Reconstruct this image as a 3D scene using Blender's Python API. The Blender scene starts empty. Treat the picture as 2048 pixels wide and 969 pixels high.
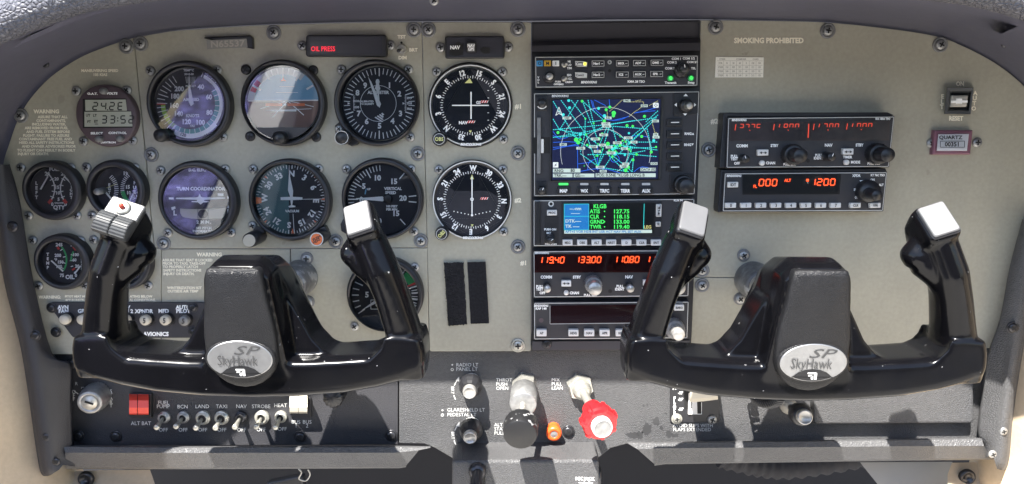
import bpy, math, random
from mathutils import Vector, Matrix, Euler
random.seed(7)
S = bpy.context.scene
C = S.collection
R = math.radians

# ------------------------------------------------------------------ camera, sky, sun, exposure
FPX = 1500.0                       # focal length in photo pixels (photo is 2048 wide)
DIST = 0.75                        # camera distance from the panel plane (y = 0)
PITCH, YAW = 9.8, 1.03
cam_d = bpy.data.cameras.new('camera'); cam = bpy.data.objects.new('camera', cam_d); C.objects.link(cam)
cam_d.sensor_width = 36.0; cam_d.lens = 36.0 * FPX / 2048.0
cam_d.clip_start = 0.01; cam_d.clip_end = 200
cam.location = (math.tan(R(YAW)) * DIST, -DIST, math.tan(R(PITCH)) * DIST)
cam.rotation_euler = (R(90 - PITCH), 0, R(YAW))
S.camera = cam

w = bpy.data.worlds.new('World'); S.world = w; w.use_nodes = True
nt = w.node_tree; bg = nt.nodes['Background']
sky = nt.nodes.new('ShaderNodeTexSky'); sky.sky_type = 'NISHITA'; sky.sun_disc = False
SUN_DIR = Vector((0.52, 1.0, -1.76)).normalized()      # the way the light travels
elev = math.asin(-SUN_DIR.z)
to_sun = -SUN_DIR
sky.sun_elevation = elev
sky.sun_rotation = math.atan2(to_sun.x, to_sun.y)
sky.air_density = 1.0; sky.dust_density = 0.6; sky.ozone_density = 1.0
nt.links.new(sky.outputs[0], bg.inputs[0]); bg.inputs[1].default_value = 0.09
sl = bpy.data.lights.new('sun', 'SUN'); sl.energy = 5.0; sl.angle = R(0.5); sl.color = (1.0, 0.96, 0.9)
so = bpy.data.objects.new('sun', sl); C.objects.link(so)
so.rotation_euler = SUN_DIR.to_track_quat('-Z', 'Y').to_euler()
S.view_settings.view_transform = 'Standard'; S.view_settings.look = 'None'
S.view_settings.gamma = 1.0; S.view_settings.exposure = 2.1
S.cycles.max_bounces = 8; S.cycles.transparent_max_bounces = 8
S.cycles.use_denoising = True

# ------------------------------------------------------------------ photo pixel -> point on the plane w metres in front of the panel
ROT = cam.rotation_euler.to_matrix(); CAM = Vector(cam.location)
def V(px, py, w=0.0):
    d = ROT @ Vector(((px - 1024) / FPX, -(py - 484.5) / FPX, -1))
    t = (-w - CAM.y) / d.y
    return CAM + d * t
def PX(w=0.0):                       # metres per photo pixel on that plane, near the middle
    return (V(1025, 484, w) - V(1024, 484, w)).length

# frames: windows of the photograph I measured in (origin x, origin y, scale)
F0 = (0, 0, 1.0)
Z1 = (0, 0, 2.9365); Z2 = (480, 0, 2.9368); Z3 = (820, 0, 2.9357); Z4 = (1040, 80, 3.0289)
Z5 = (1380, 0, 2.9356); Z6 = (0, 300, 2.85); Z7 = (480, 300, 2.4225); Z8 = (840, 300, 2.3077)
B1 = (1040, 380, 2.85); B2 = (1380, 220, 4.2667); B3 = (1380, 400, 3.0284); B4 = (0, 560, 2.369)
B5 = (380, 560, 2.37); B6 = (780, 680, 3.3538); B7 = (1220, 680, 3.3523); B8 = (1600, 640, 2.9442)

# ------------------------------------------------------------------ materials
MATS = {}
def mat(name, col, rough=0.5, metal=0.0, noise=None, bump=None, coat=0.0, emit=None, estr=1.0, spec=0.5, specks=None, rnoise=None):
    m = bpy.data.materials.new(name); m.use_nodes = True; t = m.node_tree; b = t.nodes['Principled BSDF']
    N = lambda k: t.nodes.new(k)
    col4 = (*col, 1)
    b.inputs['Base Color'].default_value = col4
    b.inputs['Roughness'].default_value = rough; b.inputs['Metallic'].default_value = metal
    b.inputs['Specular IOR Level'].default_value = spec
    if coat: b.inputs['Coat Weight'].default_value = coat; b.inputs['Coat Roughness'].default_value = 0.08
    tc = N('ShaderNodeTexCoord')
    src = None
    if noise:
        for (sc, amt) in noise:
            n = N('ShaderNodeTexNoise'); n.inputs['Scale'].default_value = sc; n.inputs['Detail'].default_value = 5
            t.links.new(tc.outputs['Object'], n.inputs['Vector'])
            mr = N('ShaderNodeMapRange'); mr.inputs[1].default_value = 0.3; mr.inputs[2].default_value = 0.7
            mr.inputs[3].default_value = 1 - amt; mr.inputs[4].default_value = 1 + amt
            t.links.new(n.outputs[0], mr.inputs[0])
            mx = N('ShaderNodeMix'); mx.data_type = 'RGBA'; mx.blend_type = 'MULTIPLY'; mx.inputs[0].default_value = 1
            if src is None: mx.inputs[6].default_value = col4
            else: t.links.new(src, mx.inputs[6])
            t.links.new(mr.outputs[0], mx.inputs[7]); src = mx.outputs[2]
    if specks:                      # worn spots with a shape of their own
        sc, thr, scol = specks
        n = N('ShaderNodeTexNoise'); n.inputs['Scale'].default_value = sc; n.inputs['Detail'].default_value = 3
        t.links.new(tc.outputs['Object'], n.inputs['Vector'])
        mr = N('ShaderNodeMapRange'); mr.inputs[1].default_value = thr; mr.inputs[2].default_value = thr + 0.02
        t.links.new(n.outputs[0], mr.inputs[0])
        mx = N('ShaderNodeMix'); mx.data_type = 'RGBA'
        t.links.new(mr.outputs[0], mx.inputs[0])
        if src is None: mx.inputs[6].default_value = col4
        else: t.links.new(src, mx.inputs[6])
        mx.inputs[7].default_value = (*scol, 1); src = mx.outputs[2]
    if src: t.links.new(src, b.inputs['Base Color'])
    if rnoise:
        n = N('ShaderNodeTexNoise'); n.inputs['Scale'].default_value = rnoise[0]; n.inputs['Detail'].default_value = 6
        t.links.new(tc.outputs['Object'], n.inputs['Vector'])
        mr = N('ShaderNodeMapRange'); mr.inputs[1].default_value = 0.3; mr.inputs[2].default_value = 0.7
        mr.inputs[3].default_value = rnoise[1]; mr.inputs[4].default_value = rnoise[2]
        t.links.new(n.outputs[0], mr.inputs[0]); t.links.new(mr.outputs[0], b.inputs['Roughness'])
    if bump:
        kind, sc, st, dist = bump
        if kind == 'noise':
            n = N('ShaderNodeTexNoise'); n.inputs['Scale'].default_value = sc; n.inputs['Detail'].default_value = 3; o = n.outputs[0]
        elif kind == 'leather':
            n0 = N('ShaderNodeTexNoise'); n0.inputs['Scale'].default_value = sc * 0.8; t.links.new(tc.outputs['Object'], n0.inputs['Vector'])
            ad = N('ShaderNodeVectorMath'); ad.operation = 'MULTIPLY_ADD'; ad.inputs[1].default_value = (0.6 / sc,) * 3
            t.links.new(n0.outputs[1], ad.inputs[0]); t.links.new(tc.outputs['Object'], ad.inputs[2])
            n = N('ShaderNodeTexVoronoi'); n.feature = 'DISTANCE_TO_EDGE'; n.inputs['Scale'].default_value = sc
            t.links.new(ad.outputs[0], n.inputs['Vector'])
            mr = N('ShaderNodeMapRange'); mr.inputs[2].default_value = 0.25; t.links.new(n.outputs[0], mr.inputs[0]); o = mr.outputs[0]
        elif kind == 'brushed':
            mp = N('ShaderNodeMapping'); mp.inputs['Scale'].default_value = (1, 1, 14); t.links.new(tc.outputs['Object'], mp.inputs[0])
            n = N('ShaderNodeTexNoise'); n.inputs['Scale'].default_value = sc; t.links.new(mp.outputs[0], n.inputs['Vector']); o = n.outputs[0]
        elif kind == 'weave':
            n = N('ShaderNodeTexWave'); n.wave_type = 'BANDS'; n.bands_direction = 'DIAGONAL'; n.inputs['Scale'].default_value = sc; o = n.outputs[0]
        if kind not in ('brushed', 'leather'): t.links.new(tc.outputs['Object'], n.inputs['Vector'])
        bp = N('ShaderNodeBump'); bp.inputs['Strength'].default_value = st; bp.inputs['Distance'].default_value = dist
        t.links.new(o, bp.inputs['Height']); t.links.new(bp.outputs[0], b.inputs['Normal'])
    if emit:
        b.inputs['Emission Color'].default_value = (*emit, 1); b.inputs['Emission Strength'].default_value = estr
    MATS[name] = m
    return m

def glass(name, ior=1.45, tint=(1, 1, 1), rough=0.02):
    m = bpy.data.materials.new(name); m.use_nodes = True; t = m.node_tree; t.nodes.remove(t.nodes['Principled BSDF'])
    o = t.nodes['Material Output']; f = t.nodes.new('ShaderNodeFresnel'); f.inputs[0].default_value = ior
    a = t.nodes.new('ShaderNodeBsdfTransparent'); a.inputs[0].default_value = (*tint, 1)
    g = t.nodes.new('ShaderNodeBsdfGlossy'); g.inputs['Roughness'].default_value = rough
    x = t.nodes.new('ShaderNodeMixShader')
    t.links.new(f.outputs[0], x.inputs[0]); t.links.new(a.outputs[0], x.inputs[1]); t.links.new(g.outputs[0], x.inputs[2])
    t.links.new(x.outputs[0], o.inputs[0]); MATS[name] = m

mat('olive', (0.366, 0.346, 0.276), 0.42, noise=[(5, 0.07), (22, 0.05), (260, 0.06)], specks=(48, 0.72, (0.31, 0.292, 0.232)), bump=('noise', 900, 0.12, 0.0004), rnoise=(30, 0.36, 0.52))
mat('lettering', (0.88, 0.82, 0.66), 0.6)
mat('white', (0.72, 0.72, 0.70), 0.5)
mat('dial_white', (0.92, 0.92, 0.90), 0.5)
mat('bezel', (0.018, 0.018, 0.021), 0.38, noise=[(60, 0.2)])
mat('dial', (0.013, 0.013, 0.020), 0.6, noise=[(25, 0.25)])
mat('radio', (0.030, 0.029, 0.034), 0.5, noise=[(40, 0.12)], bump=('noise', 1500, 0.1, 0.0003))
mat('radio_side', (0.014, 0.014, 0.017), 0.45)
mat('knob', (0.016, 0.016, 0.018), 0.36, noise=[(80, 0.2)])
mat('knob_worn', (0.42, 0.41, 0.39), 0.34, 0.6, noise=[(120, 0.25)])
mat('rim', (0.62, 0.62, 0.60), 0.4)
mat('steel', (0.36, 0.36, 0.355), 0.45, 0.7, noise=[(200, 0.2)])
mat('zinc', (0.50, 0.49, 0.44), 0.36, 0.7, noise=[(300, 0.15)])
mat('washer', (0.20, 0.20, 0.20), 0.5, 0.3, noise=[(150, 0.2)])
mat('dark_steel', (0.05, 0.05, 0.055), 0.3, 0.6)
mat('recess', (0.008, 0.008, 0.008), 0.7)
mat('plastic', (0.072, 0.072, 0.074), 0.42, noise=[(14, 0.12), (300, 0.12)], bump=('leather', 520, 0.5, 0.0008), rnoise=(25, 0.40, 0.55))
mat('plastic_smooth', (0.028, 0.028, 0.033), 0.45, noise=[(20, 0.15)], bump=('leather', 700, 0.3, 0.0005))
mat('glare', (0.066, 0.066, 0.095), 0.55, noise=[(6, 0.12), (120, 0.08)], bump=('noise', 500, 0.15, 0.0005))
mat('lip_leather', (0.085, 0.085, 0.10), 0.5, noise=[(20, 0.1)], bump=('leather', 260, 0.8, 0.0015))
mat('beige', (0.50, 0.40, 0.28), 0.55, noise=[(8, 0.07), (200, 0.05)], bump=('noise', 220, 0.25, 0.001))
mat('carpet', (0.42, 0.40, 0.37), 0.9, noise=[(5, 0.1)])
mat('grey_trim', (0.30, 0.29, 0.27), 0.55, noise=[(12, 0.08)])
mat('yoke', (0.003, 0.003, 0.0038), 0.17, spec=0.24, noise=[(30, 0.2)], specks=(240, 0.735, (0.30, 0.30, 0.30)), rnoise=(45, 0.14, 0.26), bump=('noise', 60, 0.04, 0.0006))
mat('yoke_leather', (0.008, 0.008, 0.009), 0.40, spec=0.32, bump=('leather', 800, 0.4, 0.0006), noise=[(40, 0.15)], rnoise=(30, 0.36, 0.5))
mat('silver_pad', (0.095, 0.095, 0.098), 0.5, 0.0, noise=[(60, 0.06)], bump=('noise', 90, 0.12, 0.0006))
mat('emblem', (0.33, 0.33, 0.33), 0.36, 0.8, noise=[(150, 0.08)], bump=('weave', 900, 0.25, 0.0003))
mat('emblem_dark', (0.045, 0.045, 0.045), 0.5)
mat('black', (0.008, 0.008, 0.009), 0.5)
mat('void', (0.010, 0.010, 0.014), 0.8)
mat('red', (0.62, 0.012, 0.016), 0.34, coat=0.2, noise=[(60, 0.1)])
mat('orange_red', (0.72, 0.055, 0.03), 0.4)
mat('red_dull', (0.42, 0.05, 0.03), 0.4)
mat('rocker_grey', (0.042, 0.044, 0.046), 0.5, noise=[(80, 0.15)])
mat('orange', (0.82, 0.10, 0.015), 0.35)
mat('ivory', (0.50, 0.46, 0.38), 0.45)
mat('btn_white', (0.70, 0.69, 0.67), 0.45)
mat('btn_text', (0.03, 0.03, 0.03), 0.6)
mat('maroon', (0.088, 0.062, 0.072), 0.45, noise=[(60, 0.1)])
mat('lcd', (0.40, 0.41, 0.34), 0.3, noise=[(30, 0.05)])
mat('lcd_seg', (0.02, 0.022, 0.02), 0.5)
mat('d_green', (0.04, 0.42, 0.12), 0.5)
mat('d_lime', (0.36, 0.60, 0.06), 0.5)
mat('d_red', (0.65, 0.04, 0.03), 0.5)
mat('d_teal', (0.05, 0.33, 0.28), 0.5)
mat('d_orange', (0.85, 0.20, 0.06), 0.5)
mat('d_yellow', (0.72, 0.72, 0.28), 0.5)
mat('sky_blue', (0.15, 0.38, 0.56), 0.45)
mat('earth', (0.20, 0.10, 0.07), 0.5)
mat('haze_white', (0.60, 0.60, 0.60), 0.4)
mat('teal_reflection', (0.055, 0.13, 0.14), 0.5, noise=[(30, 0.3)])  # reflected teal put into the heading dial's colour
mat('m_blue', (0.05, 0.30, 0.62), 0.4); mat('m_amber', (0.78, 0.45, 0.04), 0.4)
mat('velcro_loop', (0.014, 0.014, 0.018), 0.95, noise=[(500, 0.6)], bump=('noise', 700, 1.0, 0.003))
mat('velcro_hook', (0.022, 0.022, 0.030), 0.7, noise=[(400, 0.4)], bump=('weave', 420, 1.0, 0.0015))
mat('card', (0.88, 0.85, 0.76), 0.6)
mat('pencil', (0.40, 0.37, 0.31), 0.6)
mat('plate_grey', (0.25, 0.245, 0.22), 0.5)
mat('blank_plate', (0.050, 0.048, 0.055), 0.6)
mat('collar', (0.13, 0.13, 0.13), 0.4, noise=[(40, 0.45), (160, 0.3)], specks=(70, 0.62, (0.30, 0.30, 0.29)))
mat('shaft', (0.52, 0.50, 0.45), 0.4, 0.5, noise=[(120, 0.3)])
mat('worn_black', (0.012, 0.012, 0.013), 0.4, specks=(160, 0.62, (0.24, 0.24, 0.24)))
mat('clear', (0.55, 0.52, 0.46), 0.2, noise=[(60, 0.3)])
mat('scr_off', (0.035, 0.010, 0.010), 0.12)
mat('scr_grey', (0.075, 0.06, 0.06), 0.25, noise=[(30, 0.3)])
mat('scr_ann', (0.045, 0.045, 0.055), 0.22)
mat('led', (0.3, 0.02, 0.01), 0.5, emit=(1.0, 0.09, 0.02), estr=0.550)
mat('led_dim', (0.3, 0.03, 0.02), 0.5, emit=(1.0, 0.10, 0.05), estr=0.17)
mat('led_red', (0.3, 0.01, 0.02), 0.5, emit=(1.0, 0.03, 0.06), estr=0.350)
mat('led_green', (0.05, 0.4, 0.1), 0.5, emit=(0.05, 0.75, 0.10), estr=0.350)
mat('led_yellow', (0.4, 0.4, 0.05), 0.5, emit=(0.85, 0.80, 0.08), estr=0.400)
mat('scr_navy', (0.01, 0.012, 0.03), 0.25, emit=(0.012, 0.016, 0.055), estr=0.250)
mat('scr_cyan', (0.02, 0.2, 0.2), 0.5, emit=(0.03, 0.55, 0.55), estr=0.350)
mat('scr_blue', (0.01, 0.05, 0.3), 0.5, emit=(0.01, 0.10, 0.60), estr=0.325)
mat('scr_green', (0.02, 0.3, 0.05), 0.5, emit=(0.06, 0.75, 0.12), estr=0.300)
mat('scr_dkgreen', (0.02, 0.2, 0.03), 0.5, emit=(0.03, 0.42, 0.06), estr=0.300)
mat('scr_white', (0.4, 0.4, 0.4), 0.5, emit=(0.55, 0.60, 0.60), estr=0.300)
mat('scr_pale', (0.3, 0.35, 0.33), 0.5, emit=(0.42, 0.52, 0.48), estr=0.275)
mat('scr_tan', (0.3, 0.28, 0.1), 0.5, emit=(0.45, 0.42, 0.15), estr=0.300)
mat('scr_panel', (0.01, 0.10, 0.25), 0.5, emit=(0.01, 0.13, 0.36), estr=0.300)
mat('dim_red', (0.05, 0.008, 0.008), 0.5, emit=(0.20, 0.015, 0.012), estr=0.200)
glass('pane', 1.72, rough=0.03); glass('screen_pane', 1.45, rough=0.03)
mat('rosewood', (0.20, 0.085, 0.12), 0.4)
mat('plate_white', (0.92, 0.92, 0.94), 0.4)
mat('switch_grey', (0.075, 0.078, 0.080), 0.45)
mat('slab_dark', (0.10, 0.095, 0.085), 0.7, noise=[(8, 0.2)])  # tone of the added door slab that darkens reflections
mat('stain', (0.042, 0.042, 0.044), 0.35)
mat('switch_plate', (0.13, 0.13, 0.13), 0.5, 0.2, noise=[(200, 0.2)])
mat('mirror_violet', (0.27, 0.25, 0.64), 0.8, noise=[(14, 0.8), (34, 0.8), (80, 0.5)])  # violet of the added slab mirrored in the dials
mat('plastic_dark', (0.034, 0.034, 0.038), 0.45, noise=[(14, 0.12)], bump=('leather', 520, 0.35, 0.0006))
mat('print_white', (0.66, 0.66, 0.64), 0.6)

# ------------------------------------------------------------------ glyph cache (built-in font, one depsgraph update)
CH = "ABCDEFGHIJKLMNOPQRSTUVWXYZabcdefghijklmnopqrstuvwxyz0123456789#/.,:-+()\"'*%!?°&"
GL = {}; GT = {}; GB = {}           # bold and regular glyphs
def _glyphs():
    tmp = []
    def mk(s, off):
        cu = bpy.data.curves.new('t', 'FONT'); cu.body = s; cu.size = 1; cu.offset = off; cu.resolution_u = 2
        o = bpy.data.objects.new('t', cu); C.objects.link(o); tmp.append(o); return o
    items = [(c, mk(c, 0.027), mk(c, 0.0), mk(c, 0.048), mk('H' + c + 'H', 0)) for c in CH]
    hh = mk('HH', 0); h = mk('H', 0)
    dg = bpy.context.evaluated_depsgraph_get(); dg.update()
    def mesh(o): return o.evaluated_get(dg).to_mesh()
    def ext(o):
        m = mesh(o); xs = [v.co.x for v in m.vertices]; r = (max(xs), [v.co.copy() for v in m.vertices], [list(p.vertices) for p in m.polygons]); o.evaluated_get(dg).to_mesh_clear(); return r
    whh = ext(hh)[0]; cap = max(v.y for v in ext(h)[1])
    for c, o, o2, o3, hch in items:
        _, vs, ps = ext(o); adv = ext(hch)[0] - whh
        _, v2, p2 = ext(o2); GT[c] = ([(v.x / cap, v.y / cap) for v in v2], p2, adv / cap)
        _, v3, p3 = ext(o3); GB[c] = ([(v.x / cap, v.y / cap) for v in v3], p3, adv / cap)
        GL[c] = ([(v.x / cap, v.y / cap) for v in vs], ps, adv / cap)
    GL[' '] = GT[' '] = GB[' '] = ([], [], 0.38)
    for o in tmp:
        d = o.data; bpy.data.objects.remove(o); bpy.data.curves.remove(d)
_glyphs()

# ------------------------------------------------------------------ mesh builder: everything in frame coordinates on planes w in front of the panel
def pol(cx, cy, r, a):               # clock angle, degrees from the top
    return (cx + r * math.sin(R(a)), cy - r * math.cos(R(a)))
def circ(cx, cy, r, n=48, ry=None):
    ry = r if ry is None else ry
    return [(cx + r * math.sin(2 * math.pi * i / n), cy - ry * math.cos(2 * math.pi * i / n)) for i in range(n)]
def rrect(c, r, n=4):                # four corners (clockwise) rounded
    out = []
    for i in range(4):
        p = Vector(c[i]); a = (Vector(c[i - 1]) - p); b = (Vector(c[(i + 1) % 4]) - p)
        rr = min(r, a.length / 2.01, b.length / 2.01); A = p + a.normalized() * rr; B = p + b.normalized() * rr
        for k in range(n + 1):
            t = k / n; q = A * (1 - t) ** 2 + p * 2 * t * (1 - t) + B * t * t
            out.append((q.x, q.y))
    return out
def rect(x0, y0, x1, y1): return [(x0, y0), (x1, y0), (x1, y1), (x0, y1)]
def smooth_line(pts, n=6):           # Catmull-Rom
    P = [Vector(p) for p in pts]; out = []
    for i in range(len(P) - 1):
        p0 = P[max(i - 1, 0)]; p1 = P[i]; p2 = P[i + 1]; p3 = P[min(i + 2, len(P) - 1)]
        for k in range(n):
            t = k / n
            out.append(0.5 * ((2 * p1) + (p2 - p0) * t + (2 * p0 - 5 * p1 + 4 * p2 - p3) * t * t + (3 * p1 - p0 - 3 * p2 + p3) * t ** 3))
    out.append(P[-1]); return [tuple(v) for v in out]
SEG = {'0': 'abcdef', '1': 'bc', '2': 'abged', '3': 'abgcd', '4': 'fgbc', '5': 'afgcd', '6': 'afgedc', '7': 'abc', '8': 'abcdefg', '9': 'abcdfg', 'E': 'afged', '-': 'g', 'C': 'afed',
       'n': 'abf', 'u': 'bfa', ' ': ''}
class MB:
    def __init__(s, fr=F0, m=None):
        s.v = []; s.f = []; s.fm = []; s.sm = []; s.mats = []; s.fr = fr; s.cur = 0; s.smooth = False
        if m: s.m(m)
    def m(s, name):
        if name not in s.mats: s.mats.append(name)
        s.cur = s.mats.index(name); return s
    def fm_(s, fr): s.fr = fr; return s
    def P(s, x, y, w=0.0): return V(s.fr[0] + x / s.fr[2], s.fr[1] + y / s.fr[2], w)
    def k(s, w=0.0): return PX(w) / s.fr[2]                     # metres per frame unit
    def add(s, vs, fs, smooth=False):
        b = len(s.v); s.v += [Vector(v) for v in vs]
        for f in fs: s.f.append([b + i for i in f]); s.fm.append(s.cur); s.sm.append(smooth)
    def ngon(s, pts, w):
        ar = sum(pts[i - 1][0] * pts[i][1] - pts[i][0] * pts[i - 1][1] for i in range(len(pts)))
        if ar > 0: pts = list(pts)[::-1]          # face the viewer
        s.add([s.P(x, y, w) for x, y in pts], [list(range(len(pts)))])
    def disc(s, cx, cy, r, w, n=48, ry=None): s.ngon(circ(cx, cy, r, n, ry), w)
    def ring(s, cx, cy, r0, r1, w, n=64): s.arc(cx, cy, r0, r1, 0, 360, w, n)
    def arc(s, cx, cy, r0, r1, a0, a1, w, n=None):
        n = n or max(3, int(abs(a1 - a0) / 5)); vs = []; fs = []
        for i in range(n + 1):
            a = a0 + (a1 - a0) * i / n
            vs += [s.P(*pol(cx, cy, r0, a), w), s.P(*pol(cx, cy, r1, a), w)]
            if i < n: fs.append([2 * i, 2 * i + 1, 2 * i + 3, 2 * i + 2])
        s.add(vs, fs)
    def line(s, x0, y0, x1, y1, wd, w):
        dx, dy = x1 - x0, y1 - y0; L = math.hypot(dx, dy) or 1e-6; nx, ny = -dy / L * wd / 2, dx / L * wd / 2
        s.ngon([(x0 + nx, y0 + ny), (x1 + nx, y1 + ny), (x1 - nx, y1 - ny), (x0 - nx, y0 - ny)], w)
    def pline(s, pts, wd, w, closed=False):
        q = list(pts) + ([pts[0]] if closed else [])
        for i in range(len(q) - 1): s.line(*q[i], *q[i + 1], wd, w)
    def dash(s, x0, y0, x1, y1, wd, w, on=5, off=3):
        L = math.hypot(x1 - x0, y1 - y0); t = 0
        while t < L:
            e = min(t + on, L); s.line(x0 + (x1 - x0) * t / L, y0 + (y1 - y0) * t / L, x0 + (x1 - x0) * e / L, y0 + (y1 - y0) * e / L, wd, w); t += on + off
    def tick(s, cx, cy, r0, r1, a, wd, w): s.line(*pol(cx, cy, r0, a), *pol(cx, cy, r1, a), wd * 1.3, w)
    def text(s, st, x, y, h, w, al='c', rot=0, sp=1.0, shear=0.0, wx=1.0, thin=False):
        lw = 0; G = GT if thin or s.mats[s.cur] == 'print_white' else (GB if s.mats[s.cur] in ('lettering', 'dial_white') and h / s.fr[2] < 13 else GL)
        for c in st: lw += GL[c][2] * sp
        u = {'c': -lw / 2, 'l': 0, 'r': -lw}[al]; ca, sa = math.cos(R(rot)), math.sin(R(rot))
        for c in st:
            g, ps, adv = G[c]
            vs = []
            for gx, gy in g:
                ux = (u + gx + shear * gy) * h * wx; uy = -(gy - 0.5) * h
                vs.append(s.P(x + ux * ca - uy * sa, y + ux * sa + uy * ca, w))
            s.add(vs, ps); u += adv * sp
    def lines(s, sts, x, y, h, gap, w, al='l', **k):
        for i, t in enumerate(sts): s.text(t, x, y + i * gap, h, w, al, **k)
    def seg7(s, st, x, y, wd, ht, adv, th, w, slant=0.12):
        for c in st:
            if c == '.': s.disc(x - adv * 0.22, y + ht, th * 0.6, w, 8); continue
            if c == ':':
                for q in (0.3, 0.7): s.disc(x - adv * 0.05, y + ht * q, th * 0.6, w, 8)
                x += adv * 0.3; continue
            for g in SEG.get(c, ''):
                A = {'a': (0, 0, 1, 0), 'b': (1, 0, 1, .5), 'c': (1, .5, 1, 1), 'd': (0, 1, 1, 1), 'e': (0, .5, 0, 1), 'f': (0, 0, 0, .5), 'g': (0, .5, 1, .5)}[g]
                q = 0.07
                x0, y0, x1, y1 = A[0] * wd, A[1] * ht, A[2] * wd, A[3] * ht
                if y0 == y1: x0 += q * wd; x1 -= q * wd
                else: y0 += q * ht * .5; y1 -= q * ht * .5
                s.line(x + x0 + slant * (ht - y0), y + y0, x + x1 + slant * (ht - y1), y + y1, th, w)
            x += adv
    # ---- solids
    def prism(s, pts, w0, w1, bev=0.0, n=2, cap=True):
        """outline (as seen at w1) extruded straight back to w0, front edge rounded by bev metres"""
        q = [s.P(x, y, w1) for x, y in pts]; N = len(q)
        area = sum(q[i].x * q[(i + 1) % N].z - q[(i + 1) % N].x * q[i].z for i in range(N))
        sg = 1 if area > 0 else -1
        nor = []
        for i in range(N):
            a = (q[i] - q[i - 1]); b = (q[(i + 1) % N] - q[i])
            na = Vector((-a.z, 0, a.x)) * sg; nb = Vector((-b.z, 0, b.x)) * sg
            if na.length > 0: na.normalize()
            if nb.length > 0: nb.normalize()
            m = na + nb
            m = m.normalized() if m.length > 1e-9 else na
            d = max(0.5, m.dot(nb)); nor.append(m / d)
        rings = [(0.0, w0)]
        if bev > 0:
            for k in range(n + 1):
                t = math.pi / 2 * k / n; rings.append((bev * (1 - math.cos(t)), w1 - bev * (1 - math.sin(t))))
        else: rings.append((0.0, w1))
        vs = []
        for ins, ww in rings: vs += [Vector((q[i].x + nor[i].x * ins, -ww, q[i].z + nor[i].z * ins)) for i in range(N)]
        fs = []
        for r_ in range(len(rings) - 1):
            for i in range(N):
                j = (i + 1) % N; fs.append([r_ * N + i, r_ * N + j, (r_ + 1) * N + j, (r_ + 1) * N + i])
        s.add(vs, fs, False)
        if cap: s.add(vs[-N:], [list(range(N))]); 
        s.add(vs[:N], [list(range(N))[::-1]])
    def lathe(s, O, A, prof, n=32, smooth=True, wob=None):
        """profile [(radius, along)] in metres round axis A from O"""
        A = Vector(A).normalized(); U = A.orthogonal().normalized(); W = A.cross(U)
        vs = []; fs = []
        for j, (r_, a_) in enumerate(prof):
            for i in range(n):
                t = 2 * math.pi * i / n; rr = r_ * (wob(t, j) if wob else 1)
                vs.append(O + A * a_ + (U * math.cos(t) + W * math.sin(t)) * rr)
        for j in range(len(prof) - 1):
            for i in range(n):
                k = (i + 1) % n; fs.append([j * n + i, j * n + k, (j + 1) * n + k, (j + 1) * n + i])
        s.add(vs, fs, smooth)
        if prof[0][0] > 1e-6: s.add(vs[:n], [list(range(n))[::-1]])
        if prof[-1][0] > 1e-6: s.add(vs[-n:], [list(range(n))])
    def knob(s, x, y, w1, prof, n=32, **k):
        """profile [(radius in frame units, w)] round the panel normal; (x, y) is where its front centre w1 is seen"""
        O = s.P(x, y, w1); O.y = 0; kk = s.k(w1)
        s.lathe(O, (0, -1, 0), [(r_ * kk, ww) for r_, ww in prof], n, **k)
    def tube(s, pts, rad, n=14, smooth=True, cap=True):
        pts = [Vector(p) for p in pts]; vs = []; fs = []; T = (pts[1] - pts[0]).normalized(); U = T.orthogonal().normalized()
        for j, p in enumerate(pts):
            a = pts[max(j - 1, 0)]; b = pts[min(j + 1, len(pts) - 1)]; T = (b - a).normalized(); U = (U - T * U.dot(T)).normalized(); W = T.cross(U)
            r_ = rad[j] if isinstance(rad, (list, tuple)) else rad
            for i in range(n):
                t = 2 * math.pi * i / n; vs.append(p + (U * math.cos(t) + W * math.sin(t)) * r_)
        for j in range(len(pts) - 1):
            for i in range(n):
                k = (i + 1) % n; fs.append([j * n + i, j * n + k, (j + 1) * n + k, (j + 1) * n + i])
        s.add(vs, fs, smooth)
        if cap: s.add(vs[:n], [list(range(n))[::-1]]); s.add(vs[-n:], [list(range(n))])
    def loft(s, rings, closed=True, caps=True, smooth=False):
        N = len(rings[0]); vs = [Vector(p) for r_ in rings for p in r_]; fs = []
        for j in range(len(rings) - 1):
            for i in range(N if closed else N - 1):
                k = (i + 1) % N; fs.append([j * N + i, j * N + k, (j + 1) * N + k, (j + 1) * N + i])
        s.add(vs, fs, smooth)
        if caps: s.add(vs[:N], [list(range(N))[::-1]]); s.add(vs[-N:], [list(range(N))])
    def mesh(s, name, org):
        me = bpy.data.meshes.new(name); me.from_pydata([v - org for v in s.v], [], s.f)
        for n in s.mats: me.materials.append(MATS[n])
        me.polygons.foreach_set('material_index', s.fm); me.polygons.foreach_set('use_smooth', s.sm); me.update()
        return me

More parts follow.
